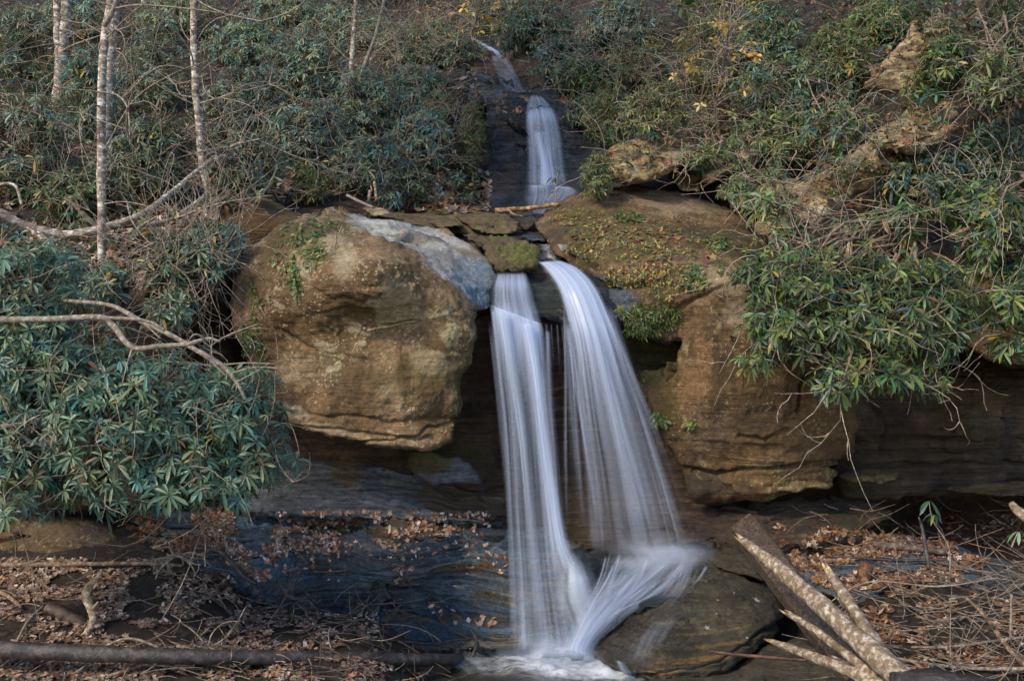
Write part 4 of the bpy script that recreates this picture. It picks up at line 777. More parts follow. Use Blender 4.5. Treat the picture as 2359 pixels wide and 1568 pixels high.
sheet("sliding_sheet", [(1080, 88, 1088, 84, None, .6), (1108, 104, 1116, 100, None, .8), (1128, 120, 1146, 116, None, .8), (1134, 140, 1172, 136, None, .38), (1142, 165, 1188, 165, None, .38), (1160, 200, 1205, 200, None, .42), (1195, 214, 1214, 212, None, .6)], 'slide', wf5, n=14, steps=50, seed=64, lay=2, gap=.15, ragged=.2, dz=.06)
wf6 = sheet("rivulet", [(1070, 545, 1078, 540, None, .6), (1082, 562, 1094, 556, None, .7), (1092, 582, 1108, 578, None, .6), (1100, 600, 1114, 600, None, .4)], 'slide', None, n=8, steps=24, seed=65, lay=1, gap=.05, ragged=.3)
tag(wf6, "thin bluish rivulet curling over the pale slab left of the mossy boulder", "rivulet")
wf7 = sheet("stream", [(1230, 560, 1310, 562, None, .4), (1228, 575, 1305, 580, None, .5), (1235, 600, 1290, 604, None, .7)], 'foam', None, n=20, steps=16, seed=66, lay=1, gap=.04, ragged=.3); wf7["kind"] = "structure"

# ------------------------------------------------------------------ plants
def tubes_batch(mb, P, R, sides=3, tint=(1, 1, 1, 1)):
    """P: m x n x 3 polylines, R: m x n radii"""
    m, n, _ = P.shape; T = np.gradient(P, axis=1); T /= np.linalg.norm(T, axis=2, keepdims=True) + 1e-9
    ref = np.where(np.abs(T[..., 1:2]) < .8, np.array([0, -1.0, 0]), np.array([1.0, 0, 0]))
    A = np.cross(T, ref); A /= np.linalg.norm(A, axis=2, keepdims=True) + 1e-9; B = np.cross(T, A)
    th = np.linspace(0, 2 * np.pi, sides, endpoint=False)
    V = P[:, :, None] + R[:, :, None, None] * (np.cos(th)[:, None] * A[:, :, None] + np.sin(th)[:, None] * B[:, :, None])
    base = (np.arange(m) * n * sides)[:, None, None]; i = (np.arange(n - 1) * sides)[None, :, None]; j = np.arange(sides)[None, None]; k = (j + 1) % sides
    f = np.stack([base + i + j, base + i + k, base + i + sides + k, base + i + sides + j], -1).reshape(-1, 4)
    tt = np.broadcast_to(np.asarray(tint, float).reshape(-1, 1, 1, 4) if np.ndim(tint) > 1 else np.asarray(tint, float), (m, n, sides, 4)).reshape(-1, 4)
    mb.add(V.reshape(-1, 3), None, f, tt)

def leaves(mb, C, A, rng, L=.14, nl=9, wide=.27, pal=((.035, .075, .045),), yellow=.015, droop=.35, spread=(-.5, .6), dead=.0):
    """whorls of strap leaves round each point C with axis A"""
    m = len(C); A = A / (np.linalg.norm(A, axis=1)[:, None] + 1e-9)
    r0 = rng.normal(size=(m, 3)); E1 = np.cross(A, r0); E1 /= np.linalg.norm(E1, axis=1)[:, None] + 1e-9; E2 = np.cross(A, E1)
    ph = np.linspace(0, 2 * np.pi, nl, endpoint=False)[None] + rng.uniform(-.25, .25, (m, nl)); al = rng.uniform(spread[0], spread[1], (m, nl))
    D = np.cos(al)[..., None] * (np.cos(ph)[..., None] * E1[:, None] + np.sin(ph)[..., None] * E2[:, None]) + np.sin(al)[..., None] * A[:, None]
    D = D.reshape(-1, 3); Cc = np.repeat(C, nl, 0); Ax = np.repeat(A, nl, 0); q = len(D)
    keep = rng.random(q) < .88; D, Cc, Ax = D[keep], Cc[keep], Ax[keep]; q = len(D)
    ws = np.repeat(rng.uniform(.55, 1.3, m), nl)[keep]; hue = np.repeat(rng.normal(0, .22, m), nl)[keep]; lum_ = np.repeat(rng.uniform(.6, 1.45, m), nl)[keep]
    ln = (L * ws * rng.uniform(.6, 1.15, q))[:, None]; w = ln * wide * .5
    S = np.cross(D, Ax + .2 * rng.normal(size=(q, 3))); S /= np.linalg.norm(S, axis=1)[:, None] + 1e-9; Nn = np.cross(S, D)
    z = np.array([0, 0, -1.0]); dr = ln * droop * rng.uniform(.3, 1.4, q)[:, None]
    b = Cc + D * ln * .06; m1 = Cc + D * ln * .40 + z * dr * .12; m2 = Cc + D * ln * .76 + z * dr * .5; tp = Cc + D * ln + z * dr
    up = Nn * w * .35
    V = np.stack([b, m1 + S * w * .8 + up, m1, m1 - S * w * .8 + up, m2 + S * w + up, m2, m2 - S * w + up, tp], 1)
    i = (np.arange(q) * 8)[:, None]
    f3 = (i[:, :, None] + np.array([[0, 1, 2], [0, 2, 3], [4, 7, 5], [5, 7, 6]])[None]).reshape(-1, 3)
    f4 = (i[:, :, None] + np.array([[1, 4, 5, 2], [2, 5, 6, 3]])[None]).reshape(-1, 4)
    pal = np.array(pal); c = pal[rng.integers(0, len(pal), q)] * (rng.uniform(.6, 1.4, q) * lum_)[:, None] * np.stack([1 + hue, 1 + 0 * hue, 1 - hue], 1)
    yk = rng.random(q); c[yk < yellow] = np.array([.36, .25, .05]); c[(yk > 1 - yellow - dead)] = np.array([.17, .085, .035])
    t = np.ones((q, 8, 4)); t[..., :3] = c[:, None]
    mb.add(V.reshape(-1, 3), f3, f4, t.reshape(-1, 4))

def wander(rng, S, D, n, step, turn=.35, grav=0.0):
    """m random crooked paths from points S heading D"""
    m = len(S); P = np.zeros((m, n, 3)); P[:, 0] = S; d = D / (np.linalg.norm(D, axis=1)[:, None] + 1e-9); st = np.broadcast_to(step, (m,))[:, None]
    curl = rng.normal(size=(m, 3)) * turn * .5
    for k in range(1, n):
        d = d + curl + rng.normal(size=(m, 3)) * turn * .5 + np.array([0, 0, grav]); d /= np.linalg.norm(d, axis=1)[:, None]; P[:, k] = P[:, k - 1] + d * st
    return P

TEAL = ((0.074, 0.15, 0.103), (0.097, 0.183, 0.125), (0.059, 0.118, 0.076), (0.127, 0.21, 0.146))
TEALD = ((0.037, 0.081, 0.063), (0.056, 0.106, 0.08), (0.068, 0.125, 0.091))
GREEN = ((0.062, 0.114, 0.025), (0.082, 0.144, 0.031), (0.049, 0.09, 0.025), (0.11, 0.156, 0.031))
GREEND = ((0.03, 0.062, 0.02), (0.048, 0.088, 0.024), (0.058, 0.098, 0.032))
LIME = ((0.093, 0.136, 0.025), (0.068, 0.111, 0.022), (0.128, 0.145, 0.029), (0.051, 0.085, 0.022))
MIXED = ((0.105, 0.135, 0.041), (0.075, 0.128, 0.055), (0.149, 0.121, 0.041), (0.119, 0.162, 0.061))
BROWNL = ((.16, .08, .035), (.12, .065, .03), (.20, .12, .06), (.08, .045, .025))
def shrub(name, label, blobs, base, n=180, L=.14, pal=TEAL, nl=9, bare=25, seed=0, gap=.0, cat='shrub', group=None, wide=.27, twig_r=.0045, depth=None, droop=.35, yellow=.012, hubs=14, bare_len=.10, face=.5, bare_t=.35):
    """blobs: (u, v, ru, rv, Y) crown lobes; base: world point where the stems leave the ground"""
    rng = np.random.default_rng(1000 + seed)
    area = np.array([b[2] * b[3] * (b[4] ** 2) for b in blobs], float); cnt = rng.multinomial(n, area / area.sum())
    C, Ax, H = [], [], []
    for (u, v, ru, rv, Y), k in zip(blobs, cnt):
        c = W(u, v, Y); rx, rz = ru * Y / F, rv * Y / F; ry = (rx + rz) / 2 if depth is None else depth
        d = rng.normal(size=(k * 2 + 4, 3)); d /= np.linalg.norm(d, axis=1)[:, None]
        rad = rng.random(len(d)) ** .38
        lum = 1 + .35 * fbm(d * 1.7 + seed, 3, seed); q = d * (rad * lum)[:, None]
        p = c + q * np.array([rx, ry, rz])
        if gap: 
            g = fbm(p * 2.2, 2, seed) > gap - .35; p, d = p[g], d[g]
        p, d = p[:k], d[:k]
        C.append(p); Ax.append(d + np.array([0, -face, .75]) + .25 * rng.normal(size=d.shape))
        nh = max(3, int(hubs * k / max(n, 1)) + 1); h = rng.normal(size=(nh, 3)); h /= np.linalg.norm(h, axis=1)[:, None]
        H.append(c + h * .5 * np.array([rx, ry, rz]) * rng.random((nh, 1)) ** .4)
    C = np.concatenate(C); Ax = np.concatenate(Ax); H = np.concatenate(H); base = np.array(base, float)
    e = empty(name, base, label, cat, group)
    br = MB()
    ln = np.linalg.norm(H - base, axis=1, keepdims=True); nh = len(H); t = np.linspace(0, 1, 8)[None, :, None]
    mid = (H + base) / 2 + rng.normal(size=(nh, 3)) * ln * .13 + np.array([0, 0, .08]) * ln
    Pm = (1 - t) ** 2 * base + 2 * t * (1 - t) * mid[:, None] + t ** 2 * H[:, None]
    Pm = Pm + rng.normal(size=Pm.shape) * .02 * ln[:, None] * (t * (1 - t) * 4)
    big = min(.028, .012 + .004 * float(ln.mean()))
    tubes_batch(br, Pm, np.broadcast_to(np.linspace(big, .008, 8)[None], (nh, 8)), 5, (.9, .75, .65, 1))
    dist = np.linalg.norm(C[:, None] - H[None], axis=2) + .0; near = dist.argmin(1); Hs = H[near]
    t = np.linspace(0, 1, 5)[None, :, None]; mid = (C + Hs) / 2 + rng.normal(size=C.shape) * .06 - np.array([0, 0, .04])
    Pt = (1 - t) ** 2 * Hs[:, None] + 2 * t * (1 - t) * mid[:, None] + t ** 2 * C[:, None]
    tubes_batch(br, Pt, np.broadcast_to(np.linspace(twig_r * 1.3, twig_r * .8, 5)[None], (len(C), 5)), 3, (.8, .72, .62, 1))
    if bare:
        k = rng.integers(0, len(C), bare); S = C[k] + (H[near[k]] - C[k]) * .5; D = rng.normal(size=(bare, 3)) + np.array([0, -.7, -.1])
        P = wander(rng, S, D, 9, rng.uniform(.4, 1.3, bare) * bare_len, bare_t)
        tubes_batch(br, P, np.broadcast_to(np.linspace(.0055, .002, 9)[None], (bare, 9)), 3, (1.25, 1.2, 1.15, 1))
        k = rng.integers(0, bare, bare); j = rng.integers(3, 8, bare); S = P[k, j]; D = (P[k, j] - P[k, j - 1]) * 8 + rng.normal(size=(bare, 3)) * .9
        P2 = wander(rng, S, D, 6, rng.uniform(.4, 1.0, bare) * bare_len * .7, bare_t)
        tubes_batch(br, P2, np.broadcast_to(np.linspace(.0045, .002, 6)[None], (bare, 6)), 3, (1.3, 1.25, 1.2, 1))
    br.build("branches", M['twig'], e)
    lf = MB(); leaves(lf, C, Ax, rng, L, nl, wide, pal, yellow, droop); lf.build("foliage", M['leaf'], e)
    return e

# the great evergreen in the left foreground
shrub("rhododendron", "great blue-green evergreen shrub drooping over the rocks at the left edge, nearest of all",
      [(60, 700, 150, 130, 7.7), (-120, 800, 160, 200, 7.6), (110, 850, 200, 120, 7.5), (300, 900, 190, 110, 7.6), (470, 950, 140, 90, 7.7), (200, 1010, 230, 120, 7.3), (430, 1060, 180, 80, 7.5), (590, 1060, 90, 75, 7.7), (40, 1080, 140, 60, 7.2), (300, 1120, 220, 50, 7.3), (-120, 1050, 160, 150, 7.3), (80, 1165, 45, 30, 7.0), (520, 880, 110, 45, 7.9), (560, 960, 90, 60, 7.8), (80, 600, 110, 60, 8.0), (480, 1120, 120, 40, 7.5)],
      W(-60, 1000, 9.2), n=2900, L=.104, pal=TEAL, nl=10, wide=.21, bare=190, bare_t=.5, seed=1, hubs=90, depth=.55, twig_r=.005, bare_len=.13)
# evergreen hanging over the right cliff
shrub("rhododendron", "broad dark green evergreen hanging over the right cliff face above the black recess",
      [(1900, 640, 190, 80, 9.0), (2060, 740, 180, 90, 8.7), (1870, 750, 150, 75, 8.9), (2010, 850, 120, 55, 8.6), (1930, 885, 60, 40, 8.6), (2120, 870, 60, 40, 8.7), (2180, 700, 90, 80, 8.9), (1760, 640, 70, 55, 9.1), (1790, 720, 70, 40, 9.0), (1760, 830, 60, 30, 9.0), (2090, 650, 130, 70, 8.9), (2150, 790, 90, 40, 8.8)],
      W(2080, 540, 10.4), n=1300, L=.106, wide=.23, pal=GREEN + GREEND + TEALD[:1], nl=9, bare=90, bare_t=.6, seed=2, hubs=46, depth=.40, bare_len=.12)
shrub("rhododendron", "thin-leaved open evergreen with pale twigs spread over the leaning lichen slab", [(1830, 560, 110, 40, 9.7), (1980, 540, 120, 40, 9.8), (1900, 600, 130, 35, 9.6), (2100, 500, 110, 60, 9.8), (1790, 470, 60, 60, 10.0)], W(2050, 560, 10.8), n=150, L=.12, pal=GREEN + MIXED, nl=7, bare=70, bare_t=.6, seed=3, hubs=24, bare_len=.15)
shrub("rhododendron", "deep green evergreen curtain on the right edge, above the overhanging brow", [(2300, 560, 80, 110, 9.0), (2330, 690, 60, 70, 8.8), (2320, 800, 45, 40, 8.8), (2420, 640, 90, 160, 9.0), (2250, 470, 90, 60, 9.6)], W(2420, 470, 10.6), n=560, L=.108, pal=TEALD[:1] + GREEN, nl=9, bare=70, bare_t=.6, seed=4, hubs=24, depth=.4, bare_len=.15)
TEAL = TEAL + ((.10, .16, .13), (.12, .18, .17), (.055, .09, .075))
TEALD = TEALD + ((.08, .10, .08), (.05, .07, .06))
MIXEDC = tuple((c[0] * .85, c[1], c[2] * 1.5) for c in MIXED)
def hill(u, v, ru, rv, label, n=170, L=.14, pal=TEAL, name="rhododendron", drop=.8, back=.35, Y=None, **kw):
    if 'bare' in kw: kw['bare'] = int(kw['bare'] * (.65 if u < 1150 else .3))
    kw.setdefault('bare_t', .55); kw.setdefault('yellow', .03)
    if v < 115 and u < 1150: pal = tuple(tuple(x * 1.35 for x in c) for c in pal)  # far top-left leaves lightened to paint in the sunlit slope
    p, _ = hit(u, min(v + rv * drop, 700))
    yy = p[1] if p is not None else 20.0
    yy = (yy - back) if Y is None else Y
    c = W(u, v, yy); b, _ = ontop(c[0], c[1] + .25, 40)
    hill.k += 1
    if Y is not None:
        b, _ = hit(u, v + rv * .3)
    lobes = [(u - ru * .35, v + rv * .15, ru * .62, rv * .75, yy), (u + ru * .38, v - rv * .05, ru * .6, rv * .8, yy + .1), (u, v - rv * .4, ru * .55, rv * .55, yy + .15), (u + ru * .1, v + rv * .45, ru * .6, rv * .5, yy - .15)]
    return shrub(name, label, lobes, b if b is not None else c, n=int(n * 2.0), L=L * .72, wide=.24, pal=pal, seed=100 + hill.k, **kw)
hill.k = 0
TB = dict(bare=60)
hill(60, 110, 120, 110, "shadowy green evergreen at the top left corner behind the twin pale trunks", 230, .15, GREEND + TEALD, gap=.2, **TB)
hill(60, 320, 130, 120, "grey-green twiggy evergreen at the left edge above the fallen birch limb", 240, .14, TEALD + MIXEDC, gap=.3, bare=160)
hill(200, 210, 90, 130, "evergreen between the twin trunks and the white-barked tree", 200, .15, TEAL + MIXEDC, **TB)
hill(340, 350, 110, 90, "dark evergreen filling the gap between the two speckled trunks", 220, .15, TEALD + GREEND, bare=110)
hill(350, 160, 100, 110, "loose twiggy evergreen between the two speckled trunks, higher up the slope", 200, .15, TEAL + MIXEDC, bare=120)
hill(170, 440, 110, 60, "low dark evergreen just above the fallen birch limb at the left", 130, .13, GREEND, bare=60)
hill(560, 370, 100, 70, "low evergreen under arching dead twigs right of the leaning birch", 170, .14, TEALD, bare=170)
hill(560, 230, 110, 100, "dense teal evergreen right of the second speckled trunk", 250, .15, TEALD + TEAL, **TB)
hill(700, 140, 110, 90, "blue-green evergreen halfway up the left slope", 240, .15, TEAL, **TB)
hill(700, 300, 110, 90, "teal evergreen in the middle of the left slope with dark stems", 250, .14, TEAL + TEALD, bare=70)
hill(830, 240, 110, 90, "silvery teal evergreen with ochre twigs, left slope", 250, .14, TEAL, bare=90)
hill(850, 370, 100, 70, "shaded evergreen low on the slope left of the leaf-strewn bank", 190, .14, TEALD, bare=60)
hill(970, 310, 90, 75, "bright teal evergreen whose long whorls reach towards the upper fall", 230, .16, TEAL, **TB)
hill(950, 200, 90, 55, "evergreen on the left slope just below the top cascade's level", 190, .15, TEAL + MIXEDC, bare=70)
hill(560, 90, 110, 60, "pale evergreen high on the left slope behind the second speckled trunk", 190, .16, TEAL + MIXEDC, **TB)
hill(790, 60, 110, 55, "light evergreen near the thin straight sapling at the top", 190, .16, MIXEDC + TEAL, bare=90)
hill(170, 30, 100, 60, "sunlit pale evergreen in the top left behind the trunks", 160, .17, MIXEDC + TEAL, **TB)
hill(400, 30, 110, 50, "hazy evergreen at the top edge between the two speckled trunks", 170, .17, MIXEDC, bare=100)
hill(940, 100, 90, 50, "grey twiggy shrub arching towards the top cascade", 150, .15, MIXEDC, name="bare_shrub", bare=260, bare_t=.2, bare_len=.2)
hill(660, 20, 110, 40, "green evergreen at the top edge left of the straight thin pale sapling", 150, .17, TEAL + MIXEDC, **TB)
hill(480, 570, 90, 80, "teal evergreen spray hanging over the set-back rock wall", 130, .14, TEAL, Y=9.6, bare=120, bare_len=.14, drop=0)
hill(400, 610, 70, 80, "drooping twiggy tuft hanging left of the set-back rock wall", 90, .14, TEALD + GREEN, Y=9.5, bare=120, drop=0, bare_len=.14)
hill(240, 650, 60, 45, "small bright evergreen sprig at the white-barked tree's foot", 34, .15, TEAL, Y=8.9, bare=10, drop=0)
hill(390, 705, 70, 35, "pair of small evergreen sprigs above the bare grey branches", 34, .14, TEAL, Y=8.8, bare=16, drop=0)
hill(715, 425, 55, 40, "small yellow-green shrub on the brink above the big boulder", 110, .10, LIME, name="laurel", bare=16, nl=7)
hill(1085, 310, 38, 100, "fresh green ferny growth on the bank left of the upper fall", 260, .07, LIME + GREEN, name="fern", bare=30, nl=6, cat='fern')
hill(1010, 240, 60, 40, "soft green fern patch below the top cascade's left rocks", 120, .07, GREEN + MIXEDC, name="fern", bare=20, nl=6, cat='fern')
hill(900, 440, 30, 45, "upright evergreen sapling on the bank beside broken stakes", 50, .13, TEALD, bare=6)
hill(1375, 400, 40, 60, "dark green ferny tuft between the upper fall and the layered lichen boulder", 150, .09, GREEND + LIME, name="fern", bare=16, nl=6, cat='fern')
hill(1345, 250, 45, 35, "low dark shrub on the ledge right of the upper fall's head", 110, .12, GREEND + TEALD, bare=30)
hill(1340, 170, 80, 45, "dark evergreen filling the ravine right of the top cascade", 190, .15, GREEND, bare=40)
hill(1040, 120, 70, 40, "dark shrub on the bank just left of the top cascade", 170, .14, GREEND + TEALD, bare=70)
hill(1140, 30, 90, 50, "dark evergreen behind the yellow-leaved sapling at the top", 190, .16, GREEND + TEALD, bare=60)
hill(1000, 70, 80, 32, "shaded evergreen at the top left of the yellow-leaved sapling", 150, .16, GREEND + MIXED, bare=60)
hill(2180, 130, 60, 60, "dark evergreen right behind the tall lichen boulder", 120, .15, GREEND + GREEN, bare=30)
# right slope
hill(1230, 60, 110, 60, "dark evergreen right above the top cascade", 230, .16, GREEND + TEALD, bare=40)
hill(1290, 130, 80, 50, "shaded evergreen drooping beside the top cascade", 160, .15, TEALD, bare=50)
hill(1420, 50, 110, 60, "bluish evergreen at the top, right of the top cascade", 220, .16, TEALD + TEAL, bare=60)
hill(1450, 140, 110, 70, "mass of grey leafless twigs above the dark ravine wall", 110, .13, MIXED, name="bare_shrub", bare=240, bare_t=.45, bare_len=.2)
hill(1400, 260, 65, 85, "fresh green shrub at the brink right of the upper fall", 230, .09, LIME + GREEN, name="laurel", bare=40, nl=7)
hill(1510, 250, 90, 80, "ochre-green twiggy shrub above the layered lichen boulder", 250, .10, MIXED + LIME, name="laurel", bare=120, nl=7)
hill(1620, 120, 90, 110, "tall twiggy shrub with brown stems in the right slope's middle", 190, .12, MIXED, name="laurel", bare=200, nl=7, bare_len=.17)
hill(1760, 80, 110, 80, "large glossy green evergreen at the top right of centre", 220, .16, GREEN + TEAL, bare=70)
hill(1650, 260, 80, 60, "russet and green low shrub over brown soil on the right slope", 130, .10, MIXED + BROWNL, name="laurel", bare=80, nl=7)
hill(1800, 200, 120, 80, "bright green evergreen with big whorls on the right slope", 240, .16, GREEN + TEAL, bare=90)
hill(1930, 130, 100, 90, "light green evergreen under the tall boulder's left side", 210, .16, GREEN + MIXED, bare=80)
hill(1780, 320, 130, 70, "green evergreen above the dark clefts of the lichen rocks", 230, .15, GREEN, bare=110)
hill(1930, 270, 90, 70, "evergreen draped over the long leaning slab's upper half", 60, .15, GREEN + TEALD, Y=11.6, bare=90, drop=0)
hill(1640, 350, 80, 30, "thin green sprays dangling over the layered lichen boulder", 50, .12, GREEN, Y=11.8, bare=60, drop=0)
hill(2030, 40, 90, 55, "small evergreen at the top edge left of the tall boulder", 150, .16, GREEN, bare=50)
hill(2290, 60, 80, 80, "mossy green mass under a tree at the top right corner", 170, .13, GREEND + MIXED, bare=110)
hill(2300, 170, 80, 90, "tangle of bare curling vines right of the tall boulder", 60, .14, GREEND + GREEN, name="bare_shrub", bare=120, bare_t=.8, bare_len=.12, Y=10.6, drop=0)
hill(2280, 360, 90, 80, "dark evergreen right of the grey-white rock edge", 240, .15, GREEND + TEALD, Y=11.0, bare=60, drop=0)
hill(2130, 400, 110, 60, "deep green evergreen below the grey-white rock edge", 210, .15, GREEND + TEALD, Y=10.7, bare=70, drop=0)
hill(2130, 190, 60, 40, "single evergreen spray in front of the tall lichen boulder", 22, .16, GREEN, Y=11.6, bare=14, drop=0)
hill(1720, 430, 70, 60, "small evergreen sprays hanging by the cliff's top notch", 46, .12, GREEN, Y=11.0, bare=70, drop=0)

# small plants on the rocks
def clump(name, label, spots, n, L, pal, cat='plant', nl=5, seed=0, lift=.03, wide=.5, spread=(-.3, .7), jit=1.0):
    rng = np.random.default_rng(seed); mb = MB(); C, A = [], []
    for _ in range(n):
        u, v, ru, rv = spots[rng.integers(len(spots))]; a, r = rng.uniform(0, 6.283), math.sqrt(rng.random())
        p, nn = hit(u + ru * r * math.cos(a), v + rv * r * math.sin(a))
        if p is None: continue
        C.append(p + nn * lift * rng.random()); A.append(nn + np.array([0, -.3, .4]) * jit)
    C = np.array(C); leaves(mb, C, np.array(A), rng, L, nl, wide, pal, .03, .3, spread)
    o = mb.build(name, M['leaf']); tag(o, label, cat); return o
clump("creeper", "bright green creeper trailing down the big boulder's left shoulder", [(700, 540, 50, 40), (660, 590, 40, 40), (740, 520, 30, 30), (720, 580, 26, 40), (680, 640, 12, 50)], 130, .055, LIME + GREEN, 'creeper', 4, 1)
clump("creeper", "green ivy strip clinging to the left edge of the big boulder", [(590, 720, 14, 70), (600, 820, 12, 50), (570, 780, 14, 40)], 90, .045, LIME + GREEN, 'creeper', 4, 2)
clump("creeper", "yellowing ground creeper spread over the right cliff's mossy shoulder", [(1400, 560, 110, 45), (1460, 530, 80, 50), (1500, 610, 70, 50), (1350, 515, 50, 34), (1560, 560, 50, 60), (1460, 640, 80, 26), (1300, 500, 40, 24), (1540, 650, 40, 40)], 760, .034, ((.20, .19, .04), (.12, .13, .03), (.30, .24, .06), (.07, .09, .025), (.20, .09, .03)), 'creeper', 4, 3)
clump("fern", "bright green fern tuft at the blue-grey lip's right end", [(1500, 742, 60, 22), (1460, 715, 34, 22), (1530, 728, 50, 26), (1470, 760, 40, 10)], 230, .055, LIME + GREEN, 'fern', 8, 4, wide=.2)
clump("creeper", "green sprigs on the right cliff's pale shoulder", [(1700, 600, 60, 40), (1650, 560, 30, 20), (1600, 640, 30, 30)], 90, .06, GREEN + LIME, 'creeper', 5, 5)
clump("fern", "tiny green fern sprig at the right stream's right edge", [(1518, 965, 16, 10)], 34, .05, LIME, 'fern', 6, 6)
clump("fern", "smallest fern sprig, on the bare cliff a little right of the right stream", [(1590, 975, 9, 6)], 22, .05, LIME, 'fern', 6, 8)
clump("plant", "small green plant on the cliff's top ridge", [(1450, 505, 28, 12)], 34, .07, LIME, 'plant', 6, 7)

# undergrowth covering the slopes: small leaves, dead leaves and twigs nobody could count
def undergrowth():
    rng = np.random.default_rng(77); mb = MB(); tw = MB(); C, A, K = [], [], []
    zones = [(-200, 1130, -60, 480, 2800), (-100, 1130, -80, 130, 900), (1380, 2600, -60, 470, 2300), (1500, 2600, -80, 120, 700), (1130, 1400, -80, 130, 400), (-200, 420, 440, 640, 330), (880, 1130, 380, 480, 200)]
    for (u0, u1, v0, v1, n) in zones:
        for _ in range(n):
            u, v = rng.uniform(u0, u1), rng.uniform(v0, v1); p, nn = hit(u, v)
            if p is None or p[1] < 9.8: continue
            if 1110 < u < 1390 and 150 < v < 510: continue
            if 1240 < u < 1780 and v > 425: continue
            if nn[2] < .2 and rng.random() < .6: continue
            C.append(p + np.array([0, -.1, .05 + .35 * rng.random() ** 2])); A.append([rng.normal() * .4, -.4, 1]); K.append(rng.random())
    C, A, K = np.array(C), np.array(A), np.array(K)
    g = K < .62
    leaves(mb, C[g], A[g], rng, .12, 7, .3, TEALD + GREEND + MIXED, .03, .35)
    leaves(mb, C[~g] - [0, 0, .12], A[~g], rng, .09, 6, .55, BROWNL, .05, .3)
    o = mb.build("undergrowth", M['leaf']); o["kind"] = "stuff"; o["label"] = "low leafy undergrowth covering the slopes"
    k = rng.integers(0, len(C), 1500); P = wander(rng, C[k] + rng.normal(size=(1500, 3)) * .15, rng.normal(size=(1500, 3)) + [0, -.2, .8], 8, rng.uniform(.04, .12, 1500), .5)
    tubes_batch(tw, P, np.broadcast_to(np.linspace(.007, .003, 8)[None], (1500, 8)), 3, (1, .95, .9, 1))
    o = tw.build("twigs", M['twig']); o["kind"] = "stuff"; o["label"] = "tangled thin bare twigs all over the slopes"
undergrowth()
# drooping pale vines and roots
def hanging(label, spots, seed):
    rng = np.random.default_rng(seed); mb = MB()
    for (u, v, u2, v2, Y, r) in spots:
        n = 9; t = np.linspace(0, 1, n); P = W(u + (u2 - u) * t + np.cumsum(rng.normal(size=n)) * 3, v + (v2 - v) * t, Y + .03 * np.cumsum(rng.normal(size=n)) * .3)
        tube(mb, P, np.linspace(r, r * .5, n), 4, (1.1, 1.0, .9, 1))
    o = mb.build("hanging_root", M['twig']); tag(o, label, "root"); return o
hanging("bundle of thin pale roots dangling in front of the set-back rock wall", [(488, 620, 492, 790, 9.6, .008), (496, 640, 500, 830, 9.6, .006), (484, 650, 482, 760, 9.6, .005), (520, 560, 500, 690, 9.6, .007), (535, 600, 540, 780, 9.65, .005), (440, 610, 470, 700, 9.6, .006), (430, 600, 420, 720, 9.5, .005)], 3)
hanging("dark dry roots trailing down the big boulder's upper left", [(775, 540, 790, 680, 9.3, .008), (768, 560, 770, 640, 9.3, .006), (785, 520, 760, 640, 9.3, .005)], 4)

